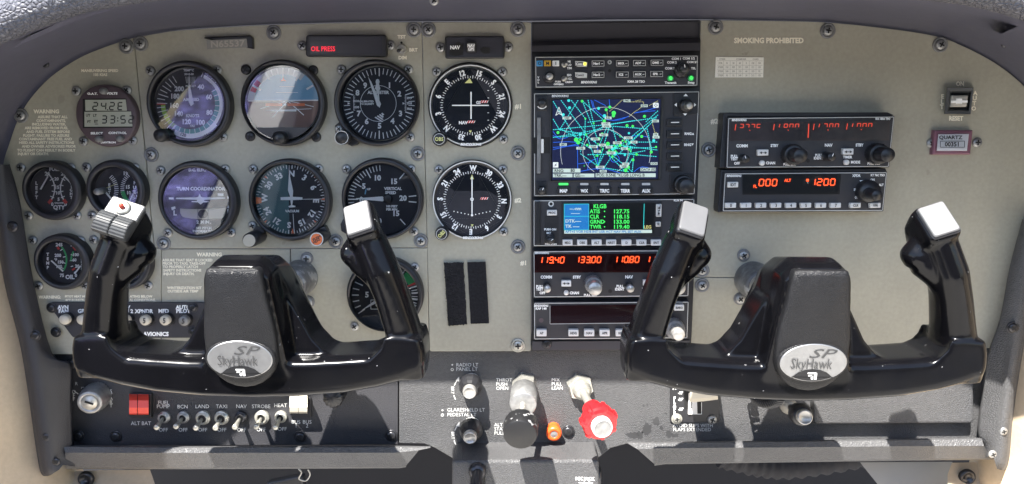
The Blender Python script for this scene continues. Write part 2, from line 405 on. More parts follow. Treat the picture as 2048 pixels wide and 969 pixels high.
# ------------------------------------------------------------------ things and parts
def tag(o, label, cat, group=None, kind=None):
    o['label'] = label; o['category'] = cat
    if group: o['group'] = group
    if kind: o['kind'] = kind
    return o
def thing(name, label, cat, px, py, w=0.0, group=None):
    o = bpy.data.objects.new(name, None); C.objects.link(o); o.empty_display_size = 0.01
    o.location = V(px, py, w); return tag(o, label, cat, group)
def part(t, name, mb, label=None, sub=None, weld=True):
    """mesh part of thing t (or sub-part of part `sub`), all in the thing's own coordinates"""
    org = Vector(t.location); o = bpy.data.objects.new(name, mb.mesh(name, org)); C.objects.link(o)
    o.parent = sub if sub else t
    if label: o['label'] = label
    if weld:                        # consistent outward normals
        import bmesh
        b = bmesh.new(); b.from_mesh(o.data); bmesh.ops.recalc_face_normals(b, faces=b.faces); b.to_mesh(o.data); b.free()
    return o
def solo(name, mb, label=None, cat=None, px=None, py=None, w=0.0, group=None, kind=None):
    org = V(px, py, w) if px is not None else Vector((0, 0, 0))
    o = bpy.data.objects.new(name, mb.mesh(name, org)); C.objects.link(o); o.location = org
    if kind: o['kind'] = kind
    if label: tag(o, label, cat, group)
    return o

def screw_mesh(name, r, washer=0.0, head='steel', wm='washer'):
    mb = MB(); O = Vector((0, 0, 0)); z = 0
    if washer:
        mb.m(wm); mb.lathe(O, (0, -1, 0), [(washer, 0), (washer, .0008), (washer * .93, .0016), (washer * .72, .0012), (washer * .66, .0007), (0, .0007)], 28); z = .0007
    mb.m(head); mb.lathe(O, (0, -1, 0), [(r, z), (r, z + r * .22), (r * .86, z + r * .42), (r * .55, z + r * .52), (0, z + r * .55)], 24)
    mb.m('recess'); yy = -(z + r * .58)
    for a in (0, 90):
        c, s_ = math.cos(R(a)), math.sin(R(a)); L, W = r * .55, r * .15
        mb.add([(c * x - s_ * y, yy - (0.00004 if a else 0), s_ * x + c * y) for x, y in ((-L, -W), (L, -W), (L, W), (-L, W))], [[0, 1, 2, 3]])
    return mb.mesh(name, O)
SCREW = {'small': screw_mesh('screw', .0047), 'mid': screw_mesh('screw', .0050, .0066), 'big': screw_mesh('screw', .0048, .0074),
         'black': screw_mesh('screw', .0050, 0, 'dark_steel'), 'bright': screw_mesh('screw', .0055, .0074, 'zinc', 'zinc'),
         'blackw': screw_mesh('screw', .0052, .0068, 'dark_steel', 'dark_steel')}
def screw(t, fr, x, y, kind='small', w=0.0, sc=1.0):
    o = bpy.data.objects.new('screw', SCREW[kind]); C.objects.link(o); o.parent = t
    o.location = V(fr[0] + x / fr[2], fr[1] + y / fr[2], w) - Vector(t.location)
    o.rotation_euler = (0, random.uniform(0, 1.5), 0); o.scale = (sc,) * 3
    return o
def screws(t, fr, pts, kind='small', w=0.0, sc=1.0):
    for p in pts: screw(t, fr, p[0], p[1], kind, w, sc)
# ================================================================== THE SETTING
# cabin floor far below and behind (gives the bounce light), dark footwell behind the rails
mb = MB(m='carpet'); mb.add([(-1.6, -3.0, -.62), (1.6, -3.0, -.62), (1.6, .5, -.62), (-1.6, .5, -.62)], [[0, 1, 2, 3]])
solo('floor', mb, kind='structure')
mb = MB(m='void')
mb.add([(-.8, .32, -.62), (.8, .32, -.62), (.8, .32, .3), (-.8, .32, .3)], [[0, 1, 2, 3]])
solo('firewall', mb, kind='structure')

# glareshield: underside lofted from the panel's top edge out to the padded lip
inner = smooth_line([(-330, 640), (-190, 540), (-60, 420), (-8, 330), (8, 285), (28, 235), (52, 195), (92, 152), (150, 114), (205, 91), (267, 72), (340, 59), (430, 52), (520, 47), (700, 42), (860, 40), (1060, 39),
                     (1240, 36), (1400, 36), (1520, 38), (1646, 41), (1755, 51), (1867, 67), (1925, 88), (1993, 124), (2048, 168), (2100, 225), (2130, 300), (2160, 420), (2190, 560)], 5)
lip = smooth_line([(-800, 600), (-560, 560), (-330, 480), (-210, 330), (-120, 200), (-40, 112), (31, 76), (68, 60), (160, 28), (238, 12), (340, -1), (440, -6), (560, -9), (700, -12), (860, -13), (1060, -14), (1240, -13), (1400, -13), (1520, -11),
                   (1646, -9), (1755, -5), (1867, 2), (1960, 16), (2060, 46), (2130, 90), (2190, 150), (2270, 230), (2370, 330), (2560, 480), (2700, 600)], 5)  # left ends carried out of view and lowered to shade the left wall
LW = 0.185
def at_angle(poly, th):            # where a ray from the middle of the panel crosses the curve
    cx, cy = 1051, 520; dx, dy = math.cos(th), -math.sin(th)
    for (x0, y0), (x1, y1) in zip(poly, poly[1:]):
        s0 = (x0 - cx) * dy - (y0 - cy) * dx; s1 = (x1 - cx) * dy - (y1 - cy) * dx
        if s0 * s1 <= 0 and s0 != s1:
            k = s0 / (s0 - s1); x, y = x0 + (x1 - x0) * k, y0 + (y1 - y0) * k
            if (x - cx) * dx + (y - cy) * dy > 0: return (x, y)
    return poly[0] if dx < 0 else poly[-1]
ths = [R(182 - i * 183.2 / 160) for i in range(161)]
inner = [at_angle(inner, a) for a in ths]; lip = [at_angle(lip, a) for a in ths]
n = len(ths); rings = []
for j, (wq, t) in enumerate([(-.012, 0), (.0, 0), (.05, .30), (.10, .58), (.14, .80), (LW, 1)]):
    row = []
    for i in range(n):
        a = V(*inner[i], 0); b = V(*lip[i], LW); p = a.lerp(b, t) + Vector((0, 0, math.sin(t * math.pi) * .004)); row.append((p.x, -wq, p.z))
    rings.append(row)
mb = MB(m='glare'); mb.loft(rings, closed=False, caps=False, smooth=True)
top = [[tuple(V(1051 + (x - 1051) * k, 520 + (y - 520) * k, q)) for x, y in lip] for q, k in ((LW + .002, 1.015), (.10, 1.04), (0, 1.05), (-.06, 1.05))]
mb.loft(top, closed=False, caps=False, smooth=True)
gs = thing('glareshield', 'dark padded glareshield arching over the whole instrument panel', 'glareshield', 1024, 30, 0.0)
part(gs, 'underside', mb)
mb = MB(m='lip_leather'); mb.tube([Vector((p[0], -LW - .006, p[2] + .012)) for p in rings[-1]], .0135, 14)
part(gs, 'padded_lip', mb)
# crease strip and corner flange on the left, seam flange on the right
mb = MB(m='glare')
pl = [V(*p, .17) for p in [(26, 97), (100, 64), (170, 36), (250, 12), (330, -2)]]; pu = [V(*p, .176) for p in [(60, 72), (108, 50), (172, 26), (252, 4), (330, -8)]]
mb.loft([pl, pu, [p + Vector((0, .02, .012)) for p in pu]], closed=False, caps=False, smooth=False)
part(gs, 'crease_strip', mb, weld=False)
mb = MB(Z5, 'plastic_smooth'); mb.loft([[V(1380 + x / 2.9356, y / 2.9356, q) for x, y in [(1765, 228), (1850, 190), (1961, 138), (2060, 95)]] for q in (.155, .13, .10)][::-1], closed=False, caps=False)
part(gs, 'corner_flange', mb, weld=False)
for fr, x, y, q in [(Z1, 722, 62, .10), (Z1, 103, 300, .06), (Z1, 268, 378, .03), (Z1, 137, 465, .012), (Z5, 1848, 258, .06)]: screw(gs, fr, x, y, 'black', q + .004, .7)
screw(gs, F0, 868, 2, 'small', .14, .8)

# side walls of the cabin (beige trim beside the panel)
def wall(name, label, pts, far):
    mb = MB(m='beige'); rows = []
    for (w_, dx, ) in far: rows.append([V(x, y, 0.0) + Vector((dx, -w_, 0)) for x, y in pts])
    mb.loft(rows, closed=False, caps=False, smooth=True); t = solo(name, mb, label, 'wall panel', pts[0][0], pts[0][1]); return t
wall('side_wall', 'beige cabin side wall panel along the left edge of the dark post', smooth_line([(-40, 330), (-14, 420), (14, 560), (40, 690), (62, 800), (78, 905), (120, 1000), (150, 1100)], 5),
     [(-.04, .008), (.0, .0), (.02, -.012), (.08, -.05), (.18, -.10)])
wall('side_wall', 'sunlit cream cabin side wall panel along the right edge of the dark post', smooth_line([(2120, 330), (2075, 470), (2048, 600), (2034, 720), (2020, 830), (2010, 915), (1990, 990), (1980, 1100)], 5),
     [(-.04, -.008), (.0, .0), (.02, .012), (.08, .05), (.2, .11), (.40, .16)])

# unseen slabs added behind the camera for violet and white reflections in the dials
st = thing('reflection_slab', 'unseen blue violet slab added to be mirrored in the airspeed and turn dial glasses', 'reflection slab', -600, 500, .9)
def recl(x0, x1, m, e):
    mb = MB(m=m); prof = [(-.70, -.16), (-.71, -.13), (-1.30, .30), (-1.34, .31), (-1.40, .24), (-.80, -.22)]
    mb.loft([[(x0, y - e, z) for y, z in prof], [(x1, y - e, z) for y, z in prof]]); return mb
part(st, 'violet_slab', recl(-.82, -.655, 'mirror_violet', 0)); part(st, 'white_slab', recl(-.65, -.565, 'dial_white', .01), 'added white slab for reflections')
mb = MB(m='black'); mb.loft([[(x, -.86, -.62), (x, -1.25, -.62), (x, -1.25, .2), (x, -.88, -.19)] for x in (-.80, -.52)]); part(st, 'base', mb)

# unseen door slab and rear wall added behind the camera to darken the reflections
mb = MB(m='slab_dark'); mb.loft([[(x, -.34, -.62), (x, -1.9, -.62), (x, -1.9, -.02), (x, -1.2, .0), (x, -.34, .0)] for x in (-1.0, -1.05)])
tag(solo('added_door_slab', mb), 'unseen dark door slab added to darken reflections in the fuel gauge glass', 'door')
mb = MB(m='void'); mb.loft([[(-1.02, y, -.62), (1.35, y, -.62), (1.35, y, .30), (1.15, y, .46), (-.82, y, .46), (-1.02, y, .30)] for y in (-2.0, -2.06)])
tag(solo('added_rear_wall', mb), 'unseen dark wall added far behind the camera to darken reflections', 'reflection blocker')

# ------------------------------------------------------------------ sheet-metal panels
def sheet(name, label, pts, m='olive', w1=0.0, w0=-.004, bev=.0006, cat='panel', px=None, py=None):
    t = thing(name, label, cat, px or sum(p[0] for p in pts) / len(pts), py or max(p[1] for p in pts), w1)
    mb = MB(m=m); mb.prism(pts, w0, w1, bev); part(t, 'plate', mb); return t
topL = [(-4, 420), (6, 330), (18, 288), (36, 238), (60, 198), (100, 155), (155, 118), (208, 95), (266, 76)]
pL = sheet('engine_panel', 'olive grey curved left end panel carrying clock, fuel and oil gauges', smooth_line(topL, 4) + [(292, 330), (301, 432), (308, 497), (322, 497), (322, 709), (60, 709), (20, 560)])
pLow = sheet('placard_panel', 'olive grey lower panel with seat warning lettering behind the left yoke', [(323, 499), (580, 499), (580, 709), (323, 709)])
pC = sheet('flight_panel', 'large olive grey panel holding the six main flight instruments', [(268, 75.5), (340, 63), (430, 56), (520, 51), (700, 46), (842.5, 44.5), (849, 300), (854, 495.5), (324, 497.5), (309, 495), (302.5, 432), (294, 330)])
pM = sheet('lower_flight_panel', 'olive grey lower panel around the tachometer right of left yoke', [(582, 498.5), (854.5, 497), (858, 704), (582, 708)])
pN = sheet('indicator_strip_panel', 'tall olive grey strip panel holding two course dials and fabric strips', rrect([(844, 44.5), (1062, 44.5), (1062, 703), (859.5, 703.5)], 5))
topR = smooth_line([(1402, 41), (1520, 42), (1646, 45), (1755, 55), (1867, 71.5), (1925, 92), (1993, 128), (2048, 172), (2085, 220)], 4)
pR = sheet('passenger_panel', 'wide olive grey right panel with smoking prohibited lettering', topR + [(2085, 440), (2050, 480), (2026, 560), (2012, 640), (2005, 697), (1511, 697), (1510, 599), (1508, 555), (1384, 554)])
pS = sheet('corner_panel', 'small olive grey corner panel left of the right yoke shaft', [(1384, 555.5), (1507, 556.5), (1508.5, 697), (1380, 697)])
for t, fr, pts, k in [(pL, F0, [(253, 93)], 'big'), (pL, Z1, [(125, 680)], 'big'), (pC, F0, [(282, 88), (548, 66), (828, 60), (836, 308), (303, 310), (672, 483), (842, 482), (328, 487)], 'big'),
                      (pN, F0, [(857, 60), (1036, 59), (1036, 307), (1036, 494)], 'big'), (pN, F0, [(1036, 691)], 'bright'), (pM, F0, [(614, 517), (617, 604)], 'mid'), (pLow, F0, [(327, 694)], 'big'),
                      (pR, F0, [(1431, 55), (1655, 62), (1880, 90), (1417, 300), (1404, 541)], 'big'), (pR, F0, [(1853, 686)], 'bright'), (pR, F0, [(1487, 511)], 'mid'), (pS, F0, [(1404, 571)], 'big'), (pS, F0, [(1480, 598)], 'mid'), (pS, F0, [(1504, 626), (1500, 643), (1499, 652)], 'small')]:
    screws(t, fr, pts, k)
T_ = .0004
def letters(t, fr, rows, m='lettering', w=T_, name='lettering', split=True):
    """one part per block of lettering: rows close to each other belong together"""
    ext = []
    for r_ in rows:
        st, x, y, h, al = r_[:5]; wx = r_[5].get('wx', 1) if len(r_) > 5 else 1; lw = sum(GL[c][2] for c in st) * h * wx
        x0 = x - {'c': lw / 2, 'l': 0, 'r': lw}[al]; ext.append((x0, x0 + lw, y - h / 2, y + h / 2, h))
    grp = list(range(len(rows)))
    for a in range(len(rows)):
        for b in range(a):
            A, B = ext[a], ext[b]; h = max(A[4], B[4])
            near = min(A[1], B[1]) - max(A[0], B[0]) > -h * .8 and min(A[3], B[3]) - max(A[2], B[2]) > -h * 1.0
            if near or not split:
                ga, gb = grp[a], grp[b]; grp = [gb if g == ga else g for g in grp]
    o = None
    for g in sorted(set(grp)):
        mb = MB(fr, m)
        for r_, k in zip(rows, grp):
            if k == g: mb.text(*r_[:4], w, *r_[4:5], **(r_[5] if len(r_) > 5 else {}))
        o = part(t, name, mb, weld=False)
    return o
letters(pL, Z1, [('MANEUVERING SPEED', 586, 416, 15, 'c'), ('105 KIAS', 588, 440, 15, 'c'), ('WARNING', 273, 656, 21, 'c')] +
        [(s_, x, y, 14.5, 'r') for s_, x, y in [('ASSURE THAT ALL', 396, 688), ('CONTAMINANTS,', 386, 710), ('INCLUDING WATER,', 387, 731), ('ARE REMOVED FROM FUEL', 400, 753), ('AND FUEL SYSTEM BEFORE', 410, 775),
          ('FLIGHT. FAILURE TO ASSURE', 407, 797), ('CONTAMINANT FREE FUEL AND', 423, 818), ('HEED ALL SAFETY INSTRUCTIONS', 435, 839), ('AND OWNER ADVISORIES PRIOR', 445, 861), ('TO FLIGHT CAN RESULT IN BODILY', 442, 884), ('INJURY OR DEATH.', 287, 905)]])
letters(pL, Z6, [('WARNING:', 220, 840, 17, 'l'), ('PITOT HEAT MUST BE ON WHEN OPER', 370, 836, 11.5, 'l'), ('40°F IN INSTRUMENT METEOROLOG', 372, 856, 11.5, 'l')], name='pitot_lettering')
letters(pLow, Z6, [('WARNING', 1122, 597, 20, 'l')] + [(s_, x, y, 14, 'l') for s_, x, y in [('ASSURE THAT SEAT IS LOCKED', 926, 629), ('PRIOR TO TAXI, TAKE-OFF', 926, 648), ('TO PROPERLY LATCH', 928, 667), ('SAFETY INSTRUCTIONS', 930, 687), ('INJURY OR DEATH.', 931, 707),
        ('WINTERIZATION KIT', 953, 787), ('OUTSIDE AIR TEMP', 955, 806)]])
letters(pL, Z6, [('ATING BELOW', 740, 836, 13, 'l'), ('AL CONDITIONS.', 738, 856, 13, 'l')], name='pitot_lettering')
letters(pN, Z3, [('#1', 637, 626, 26, 'c')]); letters(pN, Z8, [('#2', 452, 233, 19, 'c'), ('#1', 479, 522, 19, 'c')], name='unit_numbers')
letters(pR, Z5, [('SMOKING PROHIBITED', 463, 239, 29, 'c', dict(wx=.93)), ('#2', 144, 713, 27, 'c'), ('ON', 1586, 493, 25, 'c', dict(wx=.8)), ('RESET', 1562, 696, 25, 'c', dict(wx=.85))] +
        [(c, 1483 - i * 2, 568 + i * 30, 24, 'c') for i, c in enumerate('ELT')] + [(c, 1675 - i * 3, 548 + i * 30, 23, 'c') for i, c in enumerate('AUTO')])
letters(pC, Z2, [('TST', 949, 218, 19, 'c'), ('DIM', 955, 340, 19, 'c'), ('BRT', 1018, 294, 19, 'c')])

# ------------------------------------------------------------------ lower dark panels (a little behind the upper sheets)
LWp = -.009
low = thing('power_panel', 'textured black centre lower panel with throttle and mixture controls', 'panel', 1030, 900, LWp)
mb = MB(m='plastic'); mb.prism([(798, 690), (1960, 690), (2004, 700), (1998, 760), (1986, 893), (1254, 888), (1221, 897), (1196, 917), (1190, 935), (910, 935), (905, 917), (869, 896), (848.6, 888), (798, 887)], -.02, LWp, .0008); part(low, 'plate', mb)
letters(low, B6, [('RADIO LT', 443, 168, 23, 'l'), ('PANEL LT', 443, 197, 23, 'l'), ('GLARESHIELD LT', 383, 470, 23, 'l'), ('PEDESTAL LT', 383, 502, 23, 'l'), ('THROT', 711, 269, 22, 'l'), ('PUSH', 711, 297, 22, 'l'), ('OPEN', 711, 325, 22, 'l'),
                  ('MIX', 1083, 268, 22, 'l'), ('PULL', 1083, 296, 22, 'l'), ('LEAN', 1083, 324, 22, 'l'), ('ALT', 699, 570, 22, 'l'), ('STATIC', 699, 598, 22, 'l'), ('PULL', 699, 626, 22, 'l')], 'print_white', LWp + T_)
mb = MB(B6, 'print_white')
for x, y in [(418, 168), (352, 473)]: mb.disc(x, y, 6, LWp + T_, 12)
for x, y in [(417, 200), (352, 505)]: mb.ring(x, y, 6, 10, LWp + T_, 16)
for cx, cy in [(536, 345), (538, 648)]:
    mb.arc(cx, cy, 108, 114, 240, 256, LWp + T_); mb.arc(cx, cy, 108, 114, 290, 308, LWp + T_); x, y = pol(cx, cy, 112, 316); mb.ngon([(x - 18, y + 10), (x + 6, y - 18), (x + 6, y + 16)], LWp + T_)
    mb.text('BRT', *pol(cx, cy, 116, 273), 20, LWp + T_, 'c', rot=90)
part(low, 'arrow_marks', mb, weld=False)
letters(low, B7, [('AVOID SLIPS WITH', 420, 575, 22, 'l'), ('FLAPS EXTENDED', 422, 602, 22, 'l')], 'print_white', LWp + T_, 'flap_lettering')
mb = MB(B7, 'stain'); rs = random.Random(11)
for cx, cy, rx, ry in [(245, 600, 34, 46), (310, 545, 30, 34), (150, 640, 46, 24), (200, 640, 30, 30), (225, 440, 8, 8), (250, 436, 7, 9), (375, 495, 10, 8), (395, 630, 22, 26), (440, 640, 26, 14), (345, 590, 12, 16)]:
    mb.ngon([(cx + math.cos(R(a)) * rx * rs.uniform(.55, 1.15), cy + math.sin(R(a)) * ry * rs.uniform(.55, 1.15)) for a in range(0, 360, 18)], LWp + .0002)
part(low, 'stain_patches', mb, weld=False)
screw(low, B6, 1196, 613, 'blackw', LWp)
sw = thing('switch_panel', 'smooth black lower left panel with ignition and toggle switches', 'panel', 460, 885, LWp)
mb = MB(m='plastic_dark'); mb.prism([(100, 690), (796, 690), (796, 890), (130, 893)], -.02, LWp, .0008); part(sw, 'plate', mb)
letters(sw, B5, [('LAND', 58, 600, 17, 'c'), ('TAXI', 150, 600, 17, 'c'), ('NAV', 243, 600, 17, 'c'), ('STROBE', 337, 600, 17, 'c'), ('HEAT', 429, 595, 17, 'c'), ('BUS', 502, 674, 17, 'c'), ('1', 503, 692, 17, 'c'), ('BUS', 555, 674, 17, 'c'), ('2', 555, 692, 17, 'c')] +
        [('OFF', x, y, 17, 'c') for x, y in [(60, 711), (151, 711), (244, 711), (337, 710), (437, 707)]], 'print_white', LWp + T_)
letters(sw, B4, [('FUEL', 775, 582, 17, 'c'), ('PUMP', 773, 600, 17, 'c'), ('BCN', 865, 601, 17, 'c'), ('OFF', 774, 711, 17, 'c'), ('OFF', 867, 711, 17, 'c'), ('ALT BAT', 668, 680, 17, 'c')] + [(c, 350, 531 + i * 17, 17, 'c') for i, c in enumerate('OFF')] +
        [(c, 526, 528 + i * 17, 17, 'c') for i, c in enumerate('START')] + [('R', 362, 492, 15, 'c'), ('L', 392, 512, 15, 'c', dict(rot=90))], 'print_white', LWp + T_, 'switch_lettering')
mb = MB(B4, 'print_white'); mb.line(352, 528, 372, 542, 4, LWp + T_); mb.line(486, 548, 498, 540, 4, LWp + T_); part(sw, 'switch_marks', mb, weld=False)
screws(sw, B4, [(372, 738), (550, 740), (344, 398)], 'blackw', LWp); screws(sw, B5, [(523, 742), (955, 738)], 'blackw', LWp)

# posts at both ends, rails along the bottom
def rows_loft(name, label, cat, cols, m, px, py, pts_w, smooth=False):
    """cols: list of polylines (px), each on its own distance w"""
    t = thing(name, label, cat, px, py, 0); mb = MB(m=m)
    mb.loft([[V(x, y, w_) for x, y in c] for c, w_ in zip(cols, pts_w)], closed=False, caps=False, smooth=smooth); part(t, 'moulding', mb, weld=False); return t
o_ = [(-26, 330), (-12, 405), (13, 560), (42, 670), (55, 737), (78, 898), (87, 946), (101, 951)]
a_ = [(2, 330), (8, 405), (38, 560), (66, 670), (80, 737), (100, 880), (108, 925), (118, 940)]
b_ = [(10, 330), (17, 405), (48, 560), (76, 670), (92, 737), (114, 880), (118, 915), (126, 930)]
i_ = [(16, 330), (37, 405), (63, 560), (101, 708), (137, 730), (139, 800), (143, 893), (150, 934)]
r_ = [[(x - 14, y + 4) for x, y in o_], o_, a_, b_, i_, [(x + 6, y - 2) for x, y in i_]]
post = rows_loft('door_post', 'black moulded post down the left end of the panel', 'post', [smooth_line(q, 4) for q in r_], 'plastic_smooth', 60, 940, [-.03, .022, .026, .018, .014, -.012], True)
for x, y in [(72, 440 * 1.0)]: screw(post, Z6, 75, 437, 'black', .024, 1.1)
for x, y, k in [(170, 262, 'blackw'), (220, 744, 'black'), (268, 860, 'black')]: screw(post, B4, x, y, k, .024, .85)
o_ = [(2075, 440), (2062, 540), (2052, 640), (2037, 725), (2021, 830), (2014, 912), (2006, 938), (1994, 938)]
a_ = [(2060, 440), (2045, 540), (2032, 640), (2019, 725), (2003, 830), (1999, 880), (1995, 905), (1988, 918)]
b_ = [(2052, 440), (2033, 540), (2018, 640), (2011, 725), (1996, 830), (1988, 878), (1984, 900), (1980, 912)]
i_ = [(2048, 440), (2022, 539), (2003, 640), (1978, 712), (1968, 790), (1960, 864), (1969, 891), (1972, 916)]
r_ = [[(x + 14, y + 4) for x, y in o_], o_, a_, b_, i_, [(x - 6, y - 2) for x, y in i_]]
post2 = rows_loft('door_post', 'black moulded post down the right end of the panel', 'post', [smooth_line(q, 4) for q in r_], 'plastic', 2010, 930, [-.03, .022, .026, .018, .014, -.012], True)
for x, y, k in [(1250, 45, 'blackw'), (1194, 655, 'small'), (1132, 790, 'small')]: screw(post2, B8, x, y, k, .024, .9)

def rail(name, label, top, mid, bot, px):
    t = thing(name, label, 'rail', px, 937, 0); mb = MB(m='plastic'); rows = []
    for c, w_ in [(top, LWp), (top, .012), ([(x, y + 3) for x, y in top], .016), (mid, .019), (bot, .012), ([(x, y + 3) for x, y in bot], .006), ([(x, y + 2) for x, y in bot], -.03)]: rows.append([V(x, y, w_) for x, y in c])
    mb.loft(rows, closed=False, caps=False); part(t, 'moulding', mb, weld=False)
rail('bottom_rail', 'padded black rail under the left switch panel', [(128, 891), (380, 893), (600, 892.5), (800, 892), (861, 893)], [(130, 906), (380, 906.5), (600, 906), (790, 906), (838, 901)], [(132, 936), (380, 936), (600, 935), (800, 934), (812, 932)], 470)
rail('bottom_rail', 'padded black rail under the glove box door at right', [(1255, 884), (1320, 884), (1600, 881), (1800, 878), (1964, 876)], [(1275, 899), (1318, 897), (1600, 895), (1800, 893), (1968, 892)], [(1309, 929), (1330, 926), (1600, 922), (1800, 919), (1984, 917)], 1620)

# pedestal, footwell pieces under the rails
t = thing('pedestal', 'textured black pedestal block below the throttle', 'pedestal', 1050, 969, .03)
mb = MB(m='plastic'); mb.prism(rrect([(904, 922), (1198, 921), (1199, 1060), (903, 1060)], 8), LWp - .02, .034, .003, 3); part(t, 'box', mb)
mb = MB(B6, 'recess'); mb.ngon(rrect([(540, 842), (638, 842), (638, 1010), (538, 1010)], 40, 8), .0345); part(t, 'slot', mb, weld=False)
letters(t, B6, [('MIC JACK', 1307, 932, 20, 'c', dict(rot=1))], 'dial_white', .0346)
mb = MB(B6, 'dial_white'); mb.line(1265, 958, 1335, 960, 6, .0346); mb.ngon([(1330, 950), (1364, 961), (1330, 970)], .0346); part(t, 'arrow_mark', mb, weld=False)
mb = MB(B6, 'dark_steel'); a = mb.P(1405, 905, .02); mb.lathe(Vector((V(1198, 940, .034).x - .0005, a.y, a.z)), (1, 0, 0), [(.012, 0), (.012, .0025), (.008, .004), (0, .004)], 20); part(t, 'jack', mb)
t2 = thing('fuel_selector_lever', 'black lever standing in the pedestal slot', 'lever', 955, 969, .034)
mb = MB(B6, 'dark_steel'); mb.tube([mb.P(588, 880, .036), mb.P(584, 930, .05), mb.P(578, 1010, .06)], [.005, .0055, .008]); mb.lathe(mb.P(588, 878, .035), (0, -1, .2), [(.009, 0), (.009, .003), (.006, .006), (0, .007)], 20); part(t2, 'arm', mb)
mb = MB(m='beige'); mb.loft([[V(x, y, q) for x, y in c] for c, q in [([(96, 945), (140, 943), (200, 941), (300, 940)], -.03), ([(98, 962), (140, 968), (210, 985), (318, 992)], -.02), ([(95, 1100), (150, 1100), (220, 1100), (340, 1100)], .06)]], closed=False, caps=False, smooth=True)
kp = thing('kick_panel', 'beige kick panel at lower left with a round socket', 'panel', 180, 969, -.02); part(kp, 'moulding', mb, weld=False)
mb = MB(m='beige'); mb.loft([[V(x, y, q) for x, y in c] for c, q in [([(1904, 926), (1950, 925), (2000, 935)], -.03), ([(1895, 950), (1940, 968), (2000, 975)], -.02), ([(1900, 1100), (1940, 1100), (2010, 1100)], .06)]], closed=False, caps=False, smooth=True)
kp2 = thing('kick_panel', 'beige kick panel at lower right with a round socket', 'panel', 1940, 969, -.02); part(kp2, 'moulding', mb, weld=False)
for kk, x, y in [(kp, 169, 961), (kp2, 1937, 957)]:
    mb = MB(m='dark_steel'); mb.knob(x, y, -.018, [(17, -.0225), (17, -.0195), (14, -.018), (11, -.018), (10, -.0215), (0, -.0215)], 24); part(kk, 'socket', mb)
mb = MB(m='grey_trim'); mb.loft([[V(x, y, q) for x, y in c] for c, q in [([(1720, 925), (1905, 924)], -.06), ([(1760, 975), (1900, 975)], -.05), ([(1860, 1090), (1900, 1090)], .0)]], closed=False, caps=False)
solo('side_cover', mb, 'pale grey cover sheet under the right rail beside the kick panel', 'cover', 1810, 969, -.05)
d = thing('air_duct', 'dark ribbed air duct hanging under the right rail', 'duct', 1550, 935, -.09)
mb = MB(m='void'); pts = smooth_line([(1440, 915), (1500, 930), (1560, 938), (1640, 930), (1720, 915)], 16)
mb.tube([V(x, y - 8, -.13) for x, y in pts], [.017 + .0016 * math.sin(i * 1.3) for i in range(len(pts))], 16); part(d, 'hose', mb)
t = thing('document_pouch', 'grey flat pouch lying in the footwell at bottom left', 'pouch', 560, 969, -.05)
mb = MB(m='knob'); mb.prism(rrect([(530, 968), (605, 952), (612, 1040), (520, 1040)], 8), -.06, -.05, .002); part(t, 'cover', mb)
mb = MB(m='shaft'); mb.tube([V(*p, -.05) for p in smooth_line([(597, 938), (603, 946), (598, 958), (612, 962), (620, 950), (616, 940)], 5)], .0008, 6)
solo('loose_cord', mb, 'thin tan cord dangling under the left rail', 'cord', 608, 950, -.05)
# ================================================================== ROUND INSTRUMENTS
BW = .011                                            # bezel front
def gauge(name, label, cx, cy, r, dcx, dcy, rd, scr, fr, skind='small', cat='gauge', ring=None, dialm='dial', group='round panel instruments', flat=False, pane=True):
    """(cx, cy, r) bezel as seen at its front, (dcx, dcy, rd) dial as seen on its plane"""
    t = thing(name, label, cat, fr[0] + cx / fr[2], fr[1] + cy / fr[2], 0, group)
    mb = MB(fr, 'bezel'); k = 1
    w = .004 if flat else BW
    kk = mb.k(w); O = mb.P(cx, cy, w); O.y = 0; D = mb.P(dcx, dcy, .002); kd = mb.k(.002)
    n = 64; rings = []
    for rr, ww, mx in [(r, .0002, 0), (r, w - .003, 0), (r * .985, w - .0008, 0), (r * .955, w, 0), (rd * 1.07 * kd / kk, w, .6), (rd * 1.03 * kd / kk, w - .001, .7), (rd * kd / kk, .002, 1)]:
        c = O.lerp(Vector((D.x, 0, D.z)), mx); rings.append([(c.x + math.sin(2 * math.pi * i / n) * rr * kk, -ww, c.z + math.cos(2 * math.pi * i / n) * rr * kk) for i in range(n)])
    mb.loft(rings, caps=False, smooth=True); part(t, 'bezel', mb)
    if ring: rb = MB(fr, 'rim'); rb.ring(cx, cy, r * .955, r * .985, w + .0004); part(t, 'bezel_ring', rb, weld=False)
    if scr: screws(t, fr, scr, skind, 0)
    if pane:
        g = MB(fr, 'pane'); c = (dcx * .3 + cx * .7, dcy * .3 + cy * .7); g.disc(c[0], c[1], rd * 1.04, w - .002); part(t, 'glass_cover', g, weld=False)
    d = MB(fr, dialm); d.disc(dcx, dcy, rd * 1.02, .002); d.m('dial_white')
    return t, d
W1, W2, W3, W4 = .0023, .0026, .0029, .0035
def needle(t, fr, pts, w, m='dial_white', name='needle', extra=None):
    mb = MB(fr, m); mb.prism(pts, w, w + .0006)
    if extra: extra(mb)
    return part(t, name, mb)

